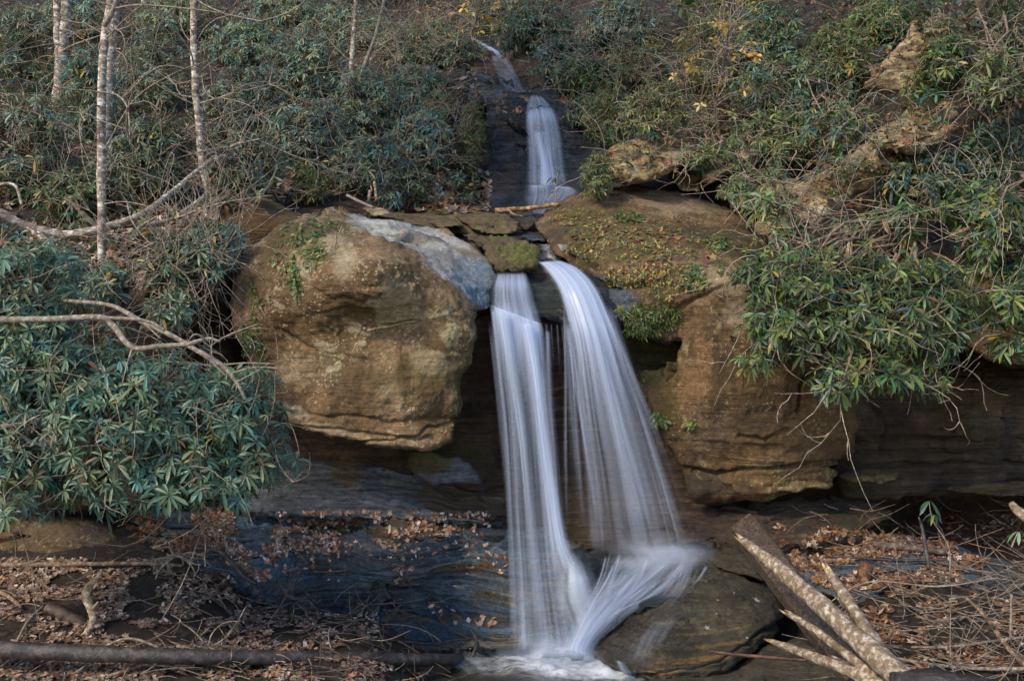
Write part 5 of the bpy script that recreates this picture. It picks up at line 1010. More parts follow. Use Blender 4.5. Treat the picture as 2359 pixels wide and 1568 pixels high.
# ------------------------------------------------------------------ trees
def tree(name, label, trunk, mat, limbs=(), twigs=30, seed=0, group=None, cat='tree', leafy=None, tw_len=.12, crown=()):
    """trunk: (u, v, Y, radius in metres) upwards"""
    rng = np.random.default_rng(seed); T = np.array(trunk, float)
    P = W(T[:, 0], T[:, 1], T[:, 2]); n = 46; Q = catmull(np.hstack([P, T[:, 3:4]]), n)
    Q[:, :3] += .012 * fbm(np.stack([np.arange(n) * .35, 0 * np.arange(n), 0 * np.arange(n) + seed], -1), 3, seed)[:, None] * np.array([1, 1, 0])
    e = empty(name, Q[0, :3], label, cat, group); mb = MB(); tube(mb, Q[:, :3], Q[:, 3], 10, None, .07, seed); mb.build("trunk", M[mat], e)
    br = MB(); ends = []
    for k, lb in enumerate(limbs):
        Lb = np.array(lb, float); q = catmull(np.hstack([W(Lb[:, 0], Lb[:, 1], Lb[:, 2]), Lb[:, 3:4]]), 22); tube(br, q[:, :3], q[:, 3], 6, None, .08, seed + k); ends.append(q)
    pts = np.concatenate([q[4:, :3] for q in ends] + [Q[12:, :3]]); 
    if twigs:
        k = rng.integers(0, len(pts), twigs); D = rng.normal(size=(twigs, 3)) * np.array([1, .8, .5]) + [0, 0, .35]
        Pw = wander(rng, pts[k], D, 10, rng.uniform(.5, 1.3, twigs) * tw_len, .28); tubes_batch(br, Pw, np.broadcast_to(np.linspace(.009, .003, 10)[None], (twigs, 10)), 4, (1, 1, 1, 1))
        j = rng.integers(3, 9, twigs); S = Pw[np.arange(twigs), j]; P2 = wander(rng, S, rng.normal(size=(twigs, 3)) + [0, 0, .2], 7, tw_len * .6, .3); tubes_batch(br, P2, np.broadcast_to(np.linspace(.005, .002, 7)[None], (twigs, 7)), 3, (1, 1, 1, 1))
    if crown:  # unseen overhead leaves, added for the shade they cast
        lf = MB(); CC = []
        for (cx, cy, cz, r, m_) in crown:
            d = rng.normal(size=(m_, 3)); d /= np.linalg.norm(d, axis=1)[:, None]; CC.append(np.array([cx, cy, cz]) + d * (rng.random((m_, 1)) ** .5) * np.array([r, r, r * .7]))
            k = 26; dd = rng.normal(size=(k, 3)); dd /= np.linalg.norm(dd, axis=1)[:, None]; t = np.linspace(0, 1, 7)[None, :, None]; j = rng.integers(len(Q) * 2 // 3, len(Q), k)
            Pk = Q[j, :3][:, None] * (1 - t) + (np.array([cx, cy, cz]) + dd * r * np.array([.9, .9, .6]))[:, None] * t + .3 * np.sin(t * 3.1) * np.array([0, 0, 1]); tubes_batch(br, Pk, np.broadcast_to(np.linspace(.03, .006, 7)[None], (k, 7)), 4, (1, 1, 1, 1))
        CC = np.concatenate(CC); leaves(lf, CC, rng.normal(size=CC.shape) + [0, 0, .6], rng, .13, 7, .45, MIXED, .05, .3); lf.build("crown", M['leaf'], e)
    if br.n: br.build("branches", M['twig'] if mat != 'drift' else M['drift'], e)
    if leafy:
        nlf, pal, ll = leafy; k = rng.integers(0, len(Pw), nlf); lf = MB(); leaves(lf, Pw[k, rng.integers(2, 10, nlf)] + .03 * rng.normal(size=(nlf, 3)), rng.normal(size=(nlf, 3)) + [0, 0, 1], rng, ll, 4, .5, pal); lf.build("crown", M['leaf'], e)
    return e
tree("birch_tree", "slim white-speckled trunk standing left, its foot in leaves above the foreground evergreen", [(236, 630, 9.7, .038), (235, 480, 9.7, .040), (232, 350, 9.7, .041), (235, 200, 9.7, .040), (240, 100, 9.75, .037), (250, 20, 9.8, .034), (268, -200, 9.9, .030), (240, -700, 10.2, .026), (180, -1150, 10.7, .02)], 'birch',
     [[(240, 60, 9.75, .028), (262, 20, 9.7, .024), (272, -40, 9.7, .022), (300, -250, 9.6, .015)], [(262, 20, 9.7, .010), (330, 12, 9.6, .009), (480, 26, 9.5, .007), (600, 50, 9.4, .004)], [(236, 200, 9.7, .010), (290, 240, 9.6, .008), (300, 330, 9.4, .005)], [(238, 350, 9.7, .009), (310, 230, 9.5, .008), (400, 170, 9.3, .005), (480, 140, 9.2, .004)], [(236, 470, 9.7, .007), (290, 465, 9.5, .006), (360, 480, 9.3, .004)]], 26, 1, crown=[(-4.9, 10.7, 12.2, 2.3, 620), (-3.6, 11.6, 13.4, 2.0, 420)])  # crown lobes above the view are added to darken the upper gully
tree("birch_tree", "thicker pale trunk close behind the slim white-speckled one, at the top", [(243, 330, 13.5, .07), (248, 200, 13.5, .075), (256, 90, 13.6, .075), (263, 0, 13.7, .07), (275, -300, 14, .05)], 'birch', [], 14, 2)
tree("birch_tree", "slightly crooked speckled trunk leaning left above the tangle of dead twigs", [(484, 440, 12.2, .055), (470, 395, 12.2, .048), (462, 330, 12.2, .044), (452, 220, 12.2, .043), (447, 120, 12.2, .042), (446, 0, 12.3, .04), (444, -300, 12.5, .034), (440, -900, 12.8, .024)], 'birch',
     [[(484, 445, 12.2, .05), (450, 470, 12.0, .035), (400, 500, 11.8, .02)], [(475, 400, 12.2, .03), (530, 340, 12.1, .02), (600, 320, 12, .01)], [(455, 240, 12.2, .01), (540, 215, 12, .006), (640, 190, 11.8, .004)]], 40, 3, crown=[(-3.6, 13.6, 12.8, 1.9, 420)])  # out-of-view crown added to shade the upper right slope
tree("birch_tree", "pale straight trunk at the far left, left one of a close pair", [(138, 200, 15, .05), (133, 100, 15, .05), (130, 0, 15.1, .048), (128, -300, 15.4, .04)], 'birch', [], 12, 4)
tree("birch_tree", "thick mottled white trunk at the far left, right one of a close pair", [(132, 250, 15, .085), (140, 150, 15, .085), (148, 60, 15.1, .08), (153, -20, 15.2, .08), (160, -300, 15.4, .05)], 'birch', [[(140, 120, 15, .02), (180, 100, 14.8, .014), (300, 60, 14.6, .008)]], 12, 5)
tree("sapling", "straight thin pale sapling with a forked side stem near the top, left of centre", [(806, 220, 16, .045), (812, 130, 16, .04), (818, 40, 16, .036), (822, -100, 16, .03)], 'birch', [[(808, 240, 16, .04), (840, 150, 15.9, .035), (866, 80, 15.8, .03), (890, -20, 15.8, .025)], [(850, 120, 15.9, .02), (900, 90, 15.8, .015), (960, 20, 15.7, .008)]], 40, 6)
far = [(330, 24, .045, "pale slender trunk at the top, between the two speckled trunks"), (890, 27, .05, "slim distant trunk behind the arching grey twigs left of the top cascade"), (1190, 26, .05, "thin distant trunk behind the top cascade's head"), (1290, 27, .06, "brown distant trunk over the dark evergreens right of the top cascade"), (1580, 22, .045, "brown thin trunk at the top, halfway along the right slope"), (1850, 20, .05, "brown slim trunk at the top edge above the big-whorled evergreen"), (690, 24, .06, "slim grey trunk at the top, left of the pale sapling"), (738, 26, .05, "thin distant trunk just left of the pale sapling"), (975, 30, .07, "distant straight trunk a little left of the yellow-leaved sapling"), (1010, 30, .09, "thickest distant trunk just left of the yellow-leaved sapling"), (1052, 31, .05, "thin distant trunk right behind the yellow-leaved sapling's foot"), (520, 25, .05, "thin distant trunk at the top, right of the second speckled trunk"), (1490, 24, .06, "brown distant trunk at the top, right of the top cascade"), (1700, 18, .05, "brown slender stem rising at the top of the right slope"), (2255, 15, .09, "mossy trunk at the top right corner"), (600, 25, .04, "faint slender trunk near the top, midway to the pale sapling")]
for k, (u, Y, r, lab) in enumerate(far):
    x = (u - 1179.5) * Y / F; b, _ = ontop(x, Y, 60); vb = 784 - (b[2] - CAMZ) * F / Y
    tree("distant_tree", lab, [(u, vb + 10, Y, r * 1.2), (u + 3, vb - 60, Y, r), (u + 1, vb - 200, Y, r * .8), (u + 8, vb - 600, Y, r * .5)], 'bark' if 'brown' in lab or 'mossy' in lab else 'birch', [], 34, 20 + k, tw_len=.16 if Y < 20 else .28, leafy=(60, MIXED if k % 2 else TEALD, .2))
tree("maple_sapling", "slender sapling holding a few yellow leaves above the top cascade", [(1060, 130, 22, .03), (1090, 60, 22, .025), (1110, 0, 22, .02), (1130, -80, 22, .02)], 'bark', [], 60, 40, leafy=(110, ((.50, .33, .05), (.42, .26, .04), (.35, .30, .08)), .11), tw_len=.2)
tree("maple_sapling", "twiggy sapling with a spray of pale yellow leaves on the right slope", [(1660, 330, 14, .02), (1650, 240, 14, .016), (1670, 130, 14, .012), (1680, 60, 14, .01)], 'bark', [], 40, 41, leafy=(60, ((.48, .36, .12), (.40, .28, .08)), .10), tw_len=.1)
# fallen limbs, laid in the air by their own path
def limb(name, label, paths, mat, cat, seed=0, lie=False, rough=.10, sides=9, group=None, tint=None, part='branch', jag=()):
    """paths: lists of (u, v, Y or None, radius m). first path is the main one"""
    meshes = []
    if lie:
        new = []
        for pth in paths:
            t = np.linspace(0, 1, len(pth)); h = [hit(p[0], p[1])[0] for p in pth]
            ok = [i for i, q in enumerate(h) if q is not None]; hy = np.array([h[i][1] for i in ok]) - np.array([pth[i][3] for i in ok])
            if new: ref = new[0]; hy = np.minimum(hy, np.interp([pth[i][0] for i in ok], *zip(*sorted((p[0], p[2]) for p in ref))) + .15)
            co = np.polyfit(t[ok], hy, 2 if len(ok) > 5 else 1) if len(ok) > 2 and not new else [hy.mean()]
            f = np.polyval(co, t); f = f - max(0, float((f[ok] - hy).max())) * .8 - .06
            new.append([(u, v, float(y), r) for (u, v, Y, r), y in zip(pth, f)])
        paths = new
    for k, pth in enumerate(paths):
        Q = []
        for (u, v, Y, r) in pth:
            P = on(u, v, r * .8, r * .6) if Y is None else W(u, v, Y)
            Q.append([*P, r])
        Q = catmull(Q, max(14, len(Q) * 7)); mb = MB(); tube(mb, Q[:, :3], np.abs(Q[:, 3]), sides if k == 0 else 6, tint, rough, seed + k)
        if k in jag or (k == 0 and 'broken' in label):     # splintered end: a crown of long slivers
            rng = np.random.default_rng(seed + k); d = Q[0, :3] - Q[2, :3]; d /= np.linalg.norm(d); r = abs(Q[0, 3])
            for s in range(9):
                a = rng.uniform(0, 6.28); off = np.array([math.cos(a), .2, math.sin(a)]) * r * .62; l = r * rng.uniform(.8, 4.0)
                tube(mb, np.array([Q[1, :3] + off, Q[0, :3] + off, Q[0, :3] + off * .8 + d * l]), [r * .42, r * .36, r * .04], 4, (1.7, 1.55, 1.3, 1), .05, s)
        meshes.append(mb)
    if len(meshes) == 1:
        o = meshes[0].build(name, M[mat]); tag(o, label, cat, group); return o
    e = empty(name, meshes[0].V[0][0], label, cat, group)
    meshes[0].build("stem", M[mat], e)
    for i_, m_ in enumerate(meshes[1:]): m_.build('butt' if 'butt' in label and i_ == len(meshes) - 2 else part, M['darklog' if 'butt' in label and i_ == len(meshes) - 2 else mat], e)
    return e
limb("fallen_birch", "long lichen-crusted birch limb sagging across the left bank behind the slim white-speckled trunk",
     [[(-80, 460, 9.6, .048), (0, 492, 9.7, .048), (60, 520, 9.8, .045), (150, 541, 9.9, .045), (250, 522, 10.0, .040), (330, 492, 10.2, .034), (400, 440, 11.0, .030), (480, 375, 11.8, .022), (560, 345, 12.3, .012)],
      [(90, 535, 9.8, .03), (130, 580, 9.7, .026), (165, 625, 9.6, .02)], [(165, 628, 9.6, .018), (110, 632, 9.5, .016), (60, 636, 9.5, .012)], [(-40, 430, 9.9, .02), (30, 425, 9.9, .016), (50, 470, 9.8, .014)], [(60, 520, 9.8, .02), (120, 570, 9.6, .014), (130, 600, 9.6, .01)]], 'birch', 'fallen tree', 1)
limb("bare_branch", "long bare grey branch zigzagging across the foreground evergreen", [[(-40, 737, 7.2, .022), (120, 735, 7.15, .022), (230, 731, 7.1, .022), (262, 752, 7.1, .021), (305, 800, 7.0, .018), (370, 797, 7.0, .017), (430, 793, 7.0, .016), (480, 780, 7.0, .013), (508, 787, 7.0, .006)],
     [(230, 731, 7.1, .014), (330, 738, 7.1, .013), (380, 760, 7.1, .012)], [(480, 785, 7.0, .008), (450, 770, 6.95, .007), (430, 790, 6.95, .004)], [(305, 800, 7.0, .008), (290, 850, 6.9, .005), (280, 890, 6.9, .004)]], 'twig', 'branch', 2)
limb("bare_branch", "second bare branch sloping down right over the foreground evergreen to a pale snapped tip", [[(90, 690, 7.6, .010), (180, 695, 7.5, .014), (260, 705, 7.4, .016), (330, 742, 7.3, .018), (400, 775, 7.2, .018), (450, 805, 7.15, .018), (510, 840, 7.1, .016), (545, 880, 7.1, .013), (566, 920, 7.1, .008)],
     [(450, 805, 7.15, .010), (490, 835, 7.1, .009), (520, 865, 7.1, .006)], [(330, 742, 7.3, .009), (370, 780, 7.2, .006)], [(510, 840, 7.1, .006), (570, 836, 7.0, .005), (640, 838, 7.0, .004)], [(530, 860, 7.1, .006), (590, 846, 7.0, .005), (670, 850, 7.0, .003)], [(545, 880, 7.1, .005), (600, 850, 7.0, .004), (620, 836, 7.0, .003)]], 'twig', 'branch', 3)
limb("bare_branch", "forked pale twig poking out in front of the set-back rock wall", [[(480, 800, 8.8, .008), (520, 775, 8.7, .008), (570, 755, 8.6, .007), (600, 745, 8.6, .004)], [(530, 770, 8.7, .006), (580, 757, 8.6, .005), (620, 757, 8.6, .003)]], 'twig', 'branch', 4)
limb("bare_branch", "bleached twisted branch reaching from the fallen birch limb over the lower evergreens", [[(400, 505, 9.6, .02), (330, 520, 9.4, .016), (360, 500, 9.3, .01)], [(400, 505, 9.6, .012), (500, 470, 9.6, .008), (620, 450, 9.6, .004)]], 'twig', 'branch', 5)
limb("bare_branch", "leaning grey dead branch over the left bank behind the birch", [[(150, 455, 10.4, .022), (190, 490, 10.3, .024), (225, 525, 10.2, .024)], [(185, 485, 10.3, .012), (188, 465, 10.2, .01), (180, 452, 10.2, .008)]], 'bark', 'branch', 6)
limb("bare_branch", "brown bent branch at the right edge below the curtain of leaves", [[(2380, 495, 9.6, .05), (2300, 510, 9.6, .045), (2240, 525, 9.5, .035), (2190, 545, 9.4, .025)], [(2240, 525, 9.5, .02), (2200, 600, 9.3, .012)]], 'drift', 'branch', 7, tint=(.55, .4, .3, 1))
limb("bare_branch", "pale arching twig in front of the right slope's leaning slab", [[(1800, 445, 10.2, .006), (1790, 560, 9.9, .008), (1840, 590, 9.8, .009), (1930, 600, 9.6, .008)], [(1840, 590, 9.8, .006), (1780, 570, 9.7, .004)]], 'twig', 'branch', 8)
limb("broken_snag", "jagged orange-brown broken stub standing among the right cliff's evergreen", [[(1955, 590, 9.3, .04), (1950, 630, 9.35, .06), (1930, 680, 9.4, .06)]], 'drift', 'stump', 9, tint=(.6, .38, .2, 1), jag=(0,))
limb("broken_snag", "smaller pale broken stub below the jagged orange-brown one", [[(2030, 660, 9.1, .03), (2022, 700, 9.15, .045), (2010, 740, 9.2, .045)]], 'drift', 'stump', 10, tint=(.7, .5, .32, 1), jag=(0,))
limb("fallen_pole", "yellowish barkless pole lying across the stream head at the upper fall's foot", [[(1140, 485, 12.0, .030), (1190, 482, 12.0, .030), (1240, 477, 12.0, .029), (1290, 470, 12.0, .025)], [(1172, 484, 11.95, .014), (1185, 494, 11.9, .012), (1205, 498, 11.9, .006)]], 'drift', 'log', 11, tint=(1.0, .75, .45, 1))
limb("stake", "left one of two short pale stakes on the bank above the big boulder", [[(852, 440, 12.3, .02), (850, 465, 12.2, .022)]], 'drift', 'stake', 12)
limb("stake", "right one of two short pale stakes on the bank above the big boulder", [[(862, 418, 12.4, .014), (868, 462, 12.2, .018)]], 'drift', 'stake', 13)
limb("branch", "thin pale pole slanting above the slab row at the boulder's back", [[(800, 450, 12.0, .018), (830, 465, 11.8, .016), (860, 478, 11.6, .014)]], 'twig', 'branch', 14)
# logs and driftwood on the lower left bank
limb("log", "long straight dark log lying along the bottom left, running to the pool", [[(-120, 1488, 7.45, .060), (100, 1500, 7.5, .058), (400, 1510, 7.6, .055), (700, 1514, 7.75, .052), (1000, 1519, 7.85, .050), (1110, 1524, 7.9, .030)], [(1085, 1518, 7.85, .02), (1098, 1480, 7.8, .016), (1085, 1450, 7.8, .01)]], 'darklog', 'log', 20, sides=14, lie=True)
limb("pole", "thin pale pole lying at the left edge below the brown slab", [[(-100, 1300, 8.7, .022), (80, 1300, 8.75, .022), (220, 1298, 8.8, .020), (330, 1297, 8.85, .018), (420, 1302, 8.9, .012)]], 'drift', 'pole', 21, tint=(.8, .72, .66, 1), lie=True)
limb("driftwood", "upright pale twisted driftwood stub on the leaf-covered left bank", [[(232, 1318, 7.95, .012), (212, 1345, 7.95, .022), (198, 1365, 7.9, .030), (206, 1395, 7.9, .034), (214, 1425, 7.85, .026), (200, 1455, 7.8, .022), (190, 1475, 7.8, .016)], [(214, 1400, 7.88, .016), (226, 1385, 7.88, .006)]], 'drift', 'driftwood', 22, rough=.25, tint=(2.0, 1.9, 1.8, 1))
limb("driftwood", "curved dark rotten log half buried behind the pale upright stub", [[(110, 1400, 8.1, .045), (150, 1415, 8.05, .06), (200, 1445, 8.0, .06), (250, 1450, 8.0, .035)]], 'darklog', 'log', 23, tint=(1.5, 1.1, .8, 1), rough=.2)
limb("root", "dark curved root snaking down onto the wet ledges", [[(450, 1262, None, .022), (500, 1268, None, .024), (530, 1290, None, .024), (560, 1325, None, .024), (590, 1345, None, .014)]], 'darklog', 'root', 24, lie=True)
limb("branch", "pale grey forked stick lying across the long dark log", [[(248, 1558, 7.0, .014), (330, 1530, 7.05, .014), (400, 1508, 7.1, .015), (437, 1490, 7.15, .012), (446, 1472, 7.2, .006)], [(330, 1530, 7.05, .008), (400, 1535, 7.0, .006), (470, 1556, 6.9, .004)], [(437, 1490, 7.15, .006), (435, 1510, 7.1, .004)]], 'drift', 'branch', 25, tint=(.85, .8, .78, 1), lie=True)
limb("branch", "short pale stick leaning on the long dark log's middle", [[(565, 1540, 7.2, .010), (600, 1508, 7.3, .011), (630, 1488, 7.4, .008)], [(630, 1488, 7.4, .004), (660, 1475, 7.4, .003)]], 'drift', 'branch', 26, tint=(.8, .75, .74, 1), lie=True)
limb("branch", "pale stick end poking in at the left edge over leaves", [[(-60, 1340, 7.8, .022), (10, 1368, 7.8, .020), (50, 1398, 7.8, .012)]], 'drift', 'branch', 27, tint=(.9, .75, .68, 1), lie=True)
limb("branch", "grey crooked stick below the left edge's pale stick end", [[(100, 1395, 7.75, .010), (65, 1430, 7.7, .012), (38, 1478, 7.6, .008)]], 'twig', 'branch', 28, lie=True)
limb("branch", "low arched stick in front of the rotten log", [[(235, 1490, 7.55, .008), (290, 1470, 7.6, .010), (340, 1480, 7.55, .010), (380, 1500, 7.5, .006)]], 'twig', 'branch', 29, lie=True)
limb("branch", "dark branch rising from the leaves to the ledge, beside the black hollow", [[(735, 1395, 8.6, .020), (800, 1435, 8.3, .022), (850, 1470, 8.1, .020)], [(700, 1360, 8.9, .01), (735, 1395, 8.6, .014)]], 'darklog', 'branch', 30, lie=True)
limb("branch", "short dark stick in the leaves below the ledge's end", [[(495, 1380, 8.5, .014), (515, 1395, 8.4, .018), (535, 1415, 8.3, .016)]], 'darklog', 'branch', 31, lie=True)
limb("branch", "fine dark branch running along the ledge foot beside the pool", [[(790, 1452, 8.4, .008), (880, 1470, 8.3, .009), (960, 1480, 8.25, .008), (1040, 1492, 8.2, .005)], [(900, 1472, 8.3, .005), (930, 1452, 8.3, .003)]], 'darklog', 'branch', 32, lie=True)
limb("branch", "thin dark stick dipping into the pool's foam", [[(1080, 1512, 7.7, .009), (1140, 1530, 7.6, .009), (1200, 1555, 7.5, .006)]], 'darklog', 'branch', 33, lie=True)
limb("branch", "thin branch leaning from the pool up to the log's right part", [[(970, 1490, 7.8, .010), (1010, 1530, 7.6, .009), (1060, 1575, 7.4, .006)]], 'darklog', 'branch', 34, lie=True)
rng = np.random.default_rng(5)
def star(label, cu, cv, Y, n, size, mat, r, seed, cat, bowl=(1, .6, .38)):
    rg = np.random.default_rng(seed); mb = MB(); c = W(cu, cv, Y); D = rg.normal(size=(n, 3)) * bowl
    P = wander(rg, np.repeat(c[None], n, 0), D, 10, rg.uniform(.4, 1.2, n) * size / 9, .3); tubes_batch(mb, P, np.broadcast_to(np.linspace(r, r * .35, 10)[None], (n, 10)), 5, (1, 1, 1, 1))
    k = rg.integers(0, n, n * 2); j = rg.integers(3, 9, n * 2); P2 = wander(rg, P[k, j], rg.normal(size=(n * 2, 3)), 7, size / 16, .35); tubes_batch(mb, P2, np.broadcast_to(np.linspace(r * .5, r * .2, 7)[None], (n * 2, 7)), 4, (1, 1, 1, 1))
    o = mb.build("root_tangle", M[mat]); tag(o, label, cat)
star("splayed brown root tangle at the thin pale pole's right end", 405, 1280, 8.75, 12, .36, 'twig', .013, 1, 'root tangle')
star("dark twig tangle at the ledge's end above the long dark log", 680, 1385, 8.5, 11, .42, 'darklog', .011, 2, 'twig tangle')
star("spiky twig tangle at the middle of the long dark log", 480, 1490, 7.5, 12, .38, 'drift', .007, 3, 'twig tangle')
# broken tree at the lower right
e = limb("broken_tree", "broken fallen tree at the lower right with four snapped pale limbs raised from its butt",
     [[(2140, 1600, 6.3, .12), (2080, 1560, 6.4, .085), (1980, 1475, 6.8, .075), (1900, 1400, 7.1, .066), (1830, 1340, 7.4, .060), (1770, 1290, 7.65, .048), (1712, 1245, 7.9, .030)][::-1],
      [(1913, 1320, 7.4, .032), (1935, 1355, 7.3, .042), (1965, 1400, 7.15, .044), (2010, 1470, 6.9, .046), (2070, 1545, 6.6, .05)],
      [(1815, 1412, 7.5, .022), (1870, 1445, 7.3, .027), (1930, 1490, 7.0, .03), (2020, 1560, 6.7, .04)],
      [(1782, 1478, 7.5, .020), (1830, 1495, 7.35, .034), (1890, 1518, 7.1, .040), (1960, 1545, 6.85, .044), (2060, 1590, 6.6, .06)],
      [(1915, 1510, 7.2, .012), (1960, 1530, 7.1, .014), (2010, 1555, 6.9, .016)],
      [(2070, 1575, 6.4, .10), (2150, 1590, 6.2, .13), (2300, 1630, 6.0, .15), (2500, 1690, 5.8, .16)]], 'drift', 'fallen tree', 60, rough=.13, sides=16, part='limb', jag=(0, 1, 2, 3))
limb("stick", "orange-tipped dark stick crossing under the broken tree's lowest limb", [[(1642, 1500, 7.9, .010), (1700, 1507, 7.85, .014), (1780, 1514, 7.8, .014), (1860, 1520, 7.7, .012)]], 'darklog', 'stick', 61, tint=(1.6, .9, .6, 1))
def timber():
    P0 = W(1712, 1210, 9.15); P1 = W(1985, 1570, 7.35); n = 40; ax = (P1 - P0); Ln = np.linalg.norm(ax); ax /= Ln
    s = np.cross(ax, [0, -1, .35]); s /= np.linalg.norm(s); f = np.cross(s, ax); V = []; hw, hd = .125, .085
    for i in range(n):
        t = i / (n - 1); c = P0 + ax * Ln * t; w_ = hw * (1 - .1 * t) * (1 if i else .86); d_ = hd * (1 if i else .86)
        ring = [(-1, -.75), (-.8, -1), (.8, -1), (1, -.75), (1, .75), (.8, 1), (-.8, 1), (-1, .75)]
        for a, b in ring:
            p = c + s * a * w_ + f * b * d_; p = p + .010 * fbm((p * [9, 9, 9])[None], 3, 5)[0] * (s + f); V.append(p + (ax * .05 * a * (1 if i == 0 else 0)))
    V = np.array(V); j = np.arange(8); k = (j + 1) % 8; i = (np.arange(n - 1) * 8)[:, None]
    f4 = np.stack([i + j, i + k, i + 8 + k, i + 8 + j], -1).reshape(-1, 4); V = np.vstack([V, P0, P1])
    f3 = np.vstack([np.stack([np.full(8, n * 8), k, j], -1), np.stack([np.full(8, n * 8 + 1), (n - 1) * 8 + j, (n - 1) * 8 + k], -1)])
    o = make("timber", V, [f3, f4], M['timber'], smooth=False, attrs={"tint": np.ones((len(V), 4))}); tag(o, "squared dark old timber leaning behind the broken tree's longest limb", "timber")
timber()
limb("log_piece", "bluish weathered log piece lying on wet ledges at the right", [[(2010, 1252, None, .03), (2070, 1258, None, .036), (2180, 1272, None, .03)]], 'drift', 'log', 62, tint=(.5, .45, .5, 1), lie=True)
limb("log_piece", "reddish broken log piece on the right debris bank", [[(2010, 1352, None, .03), (2060, 1345, None, .034), (2118, 1336, None, .03)]], 'drift', 'log', 63, tint=(.55, .28, .17, 1), jag=(0,), lie=True)
limb("stump", "small orange-brown stump in the middle of the right debris bank", [[(2000, 1300, 8.9, .05), (1990, 1330, 8.85, .06), (1992, 1350, 8.8, .05)]], 'drift', 'stump', 64, tint=(.5, .3, .17, 1), rough=.3)
limb("stake", "dark upright broken stick with pale tip in the right debris", [[(2118, 1195, 8.7, .008), (2124, 1215, 8.7, .014), (2132, 1260, 8.6, .018), (2140, 1310, 8.5, .016)]], 'darklog', 'stick', 65)
limb("branch", "pale grey log end pointing in from the right edge above the debris", [[(2330, 1160, 8.8, .03), (2350, 1180, 8.7, .04), (2420, 1230, 8.6, .05)]], 'drift', 'log', 66)
limb("branch", "brown forked branch standing at the far right of the debris bank", [[(2225, 1375, 7.6, .012), (2270, 1420, 7.5, .016), (2330, 1500, 7.3, .018), (2400, 1560, 7.2, .02)], [(2290, 1445, 7.4, .01), (2260, 1400, 7.4, .006)]], 'drift', 'branch', 67, tint=(.7, .6, .5, 1))
limb("branch", "slim pale upright stick near the right edge", [[(2330, 1368, 7.4, .007), (2329, 1410, 7.4, .008), (2328, 1470, 7.4, .009)]], 'twig', 'stick', 68)
limb("branch", "dark bent branch lying through the right debris", [[(1900, 1280, 8.9, .010), (1990, 1285, 8.7, .012), (2080, 1290, 8.5, .014), (2180, 1288, 8.4, .012)], [(2030, 1310, 8.6, .01), (2070, 1275, 8.6, .006)]], 'darklog', 'branch', 69, lie=True)
limb("branch", "long grey pole low across the right debris towards the edge", [[(1990, 1500, 7.0, .010), (2150, 1530, 6.9, .012), (2300, 1540, 6.8, .014), (2450, 1535, 6.7, .014)]], 'twig', 'pole', 70, lie=True)
limb("branch", "second long thin pole above the first across the right debris", [[(2100, 1490, 7.3, .008), (2200, 1488, 7.2, .010), (2330, 1470, 7.1, .010), (2450, 1460, 7.0, .010)]], 'twig', 'pole', 71, lie=True)
limb("branch", "long bowed twig rising over the right debris from the timber", [[(1890, 1400, 8.0, .004), (2000, 1340, 8.0, .005), (2160, 1350, 7.8, .006), (2300, 1330, 7.6, .005)]], 'twig', 'branch', 72)
def sprout(label, path, tips, seed):
    e = empty("sprout", W(*path[0][:3]), label, "sprout"); mb = MB(); Q = catmull([[*W(p[0], p[1], p[2]), .006] for p in path], 14); tube(mb, Q[:, :3], np.linspace(.008, .004, 14), 5); mb.build("stem", M['twig'], e)
    lf = MB(); rg = np.random.default_rng(seed); C = np.array([W(*t) for t in tips]); leaves(lf, C, np.repeat([[.1, -.4, 1.]], len(C), 0), rg, .13, 6, .22, GREEN + TEAL, .0, .7, (-.9, .2)); lf.build("foliage", M['leaf'], e)
sprout("tall thin green-leaved sprout rising from the right debris bank", [(2188, 1330, 8.2), (2186, 1260, 8.2), (2150, 1200, 8.2), (2140, 1155, 8.2)], [(2142, 1152, 8.2), (2154, 1185, 8.2)], 1)
sprout("small leafy sprout at the right edge of the debris bank", [(2330, 1260, 8), (2345, 1225, 8)], [(2348, 1222, 8)], 2)
sprout("thin dark sprout standing in front of the upper fall", [(1282, 470, 13.0), (1280, 430, 13.0), (1288, 385, 13.0)], [(1288, 385, 13.0), (1278, 410, 13.0)], 3)
for k, (u, v) in enumerate([(2065, 1400), (1990, 1405), (2060, 1560 - 60)]):
    pass

# ------------------------------------------------------------------ fallen leaves and twig litter
def flat_leaves(mb, C, Nn, rng, size, pal, star_share=.4):
    q = len(C); E = np.cross(Nn, rng.normal(size=(q, 3))); E /= np.linalg.norm(E, axis=1)[:, None] + 1e-9; G = np.cross(Nn, E)
    ln = (size * rng.uniform(.5, 1.5, q) ** 1.3)[:, None]; st = rng.random(q) < star_share; K = 10
    th = np.linspace(0, 2 * np.pi, K, endpoint=False)
    rs = np.where(np.arange(K) % 2 == 0, 1.0, .48)[None]; re = (1 / np.sqrt(np.cos(th) ** 2 + (np.sin(th) / .42) ** 2))[None]
    rad = np.where(st[:, None], rs, re) * .5
    cup = rng.uniform(-.1, .35, q)[:, None, None]
    V = C[:, None] + ln[:, :, None] * rad[..., None] * (np.cos(th)[None, :, None] * E[:, None] + np.sin(th)[None, :, None] * G[:, None]) + Nn[:, None] * (ln[:, :, None] * cup * (rad[..., None] * 1.4) ** 2 * (.4 + np.abs(np.sin(th))[None, :, None]))
    V = np.concatenate([C[:, None], V], 1); i = (np.arange(q) * (K + 1))[:, None, None]; j = np.arange(K); tri = np.stack([0 * j, 1 + j, 1 + (j + 1) % K], -1)[None]
    pal = np.array(pal); c = pal[rng.integers(0, len(pal), q)] * rng.uniform(.6, 1.35, q)[:, None]; t = np.ones((q, K + 1, 4)); t[..., :3] = c[:, None]
    mb.add(V.reshape(-1, 3), (i + tri).reshape(-1, 3), None, t.reshape(-1, 4))
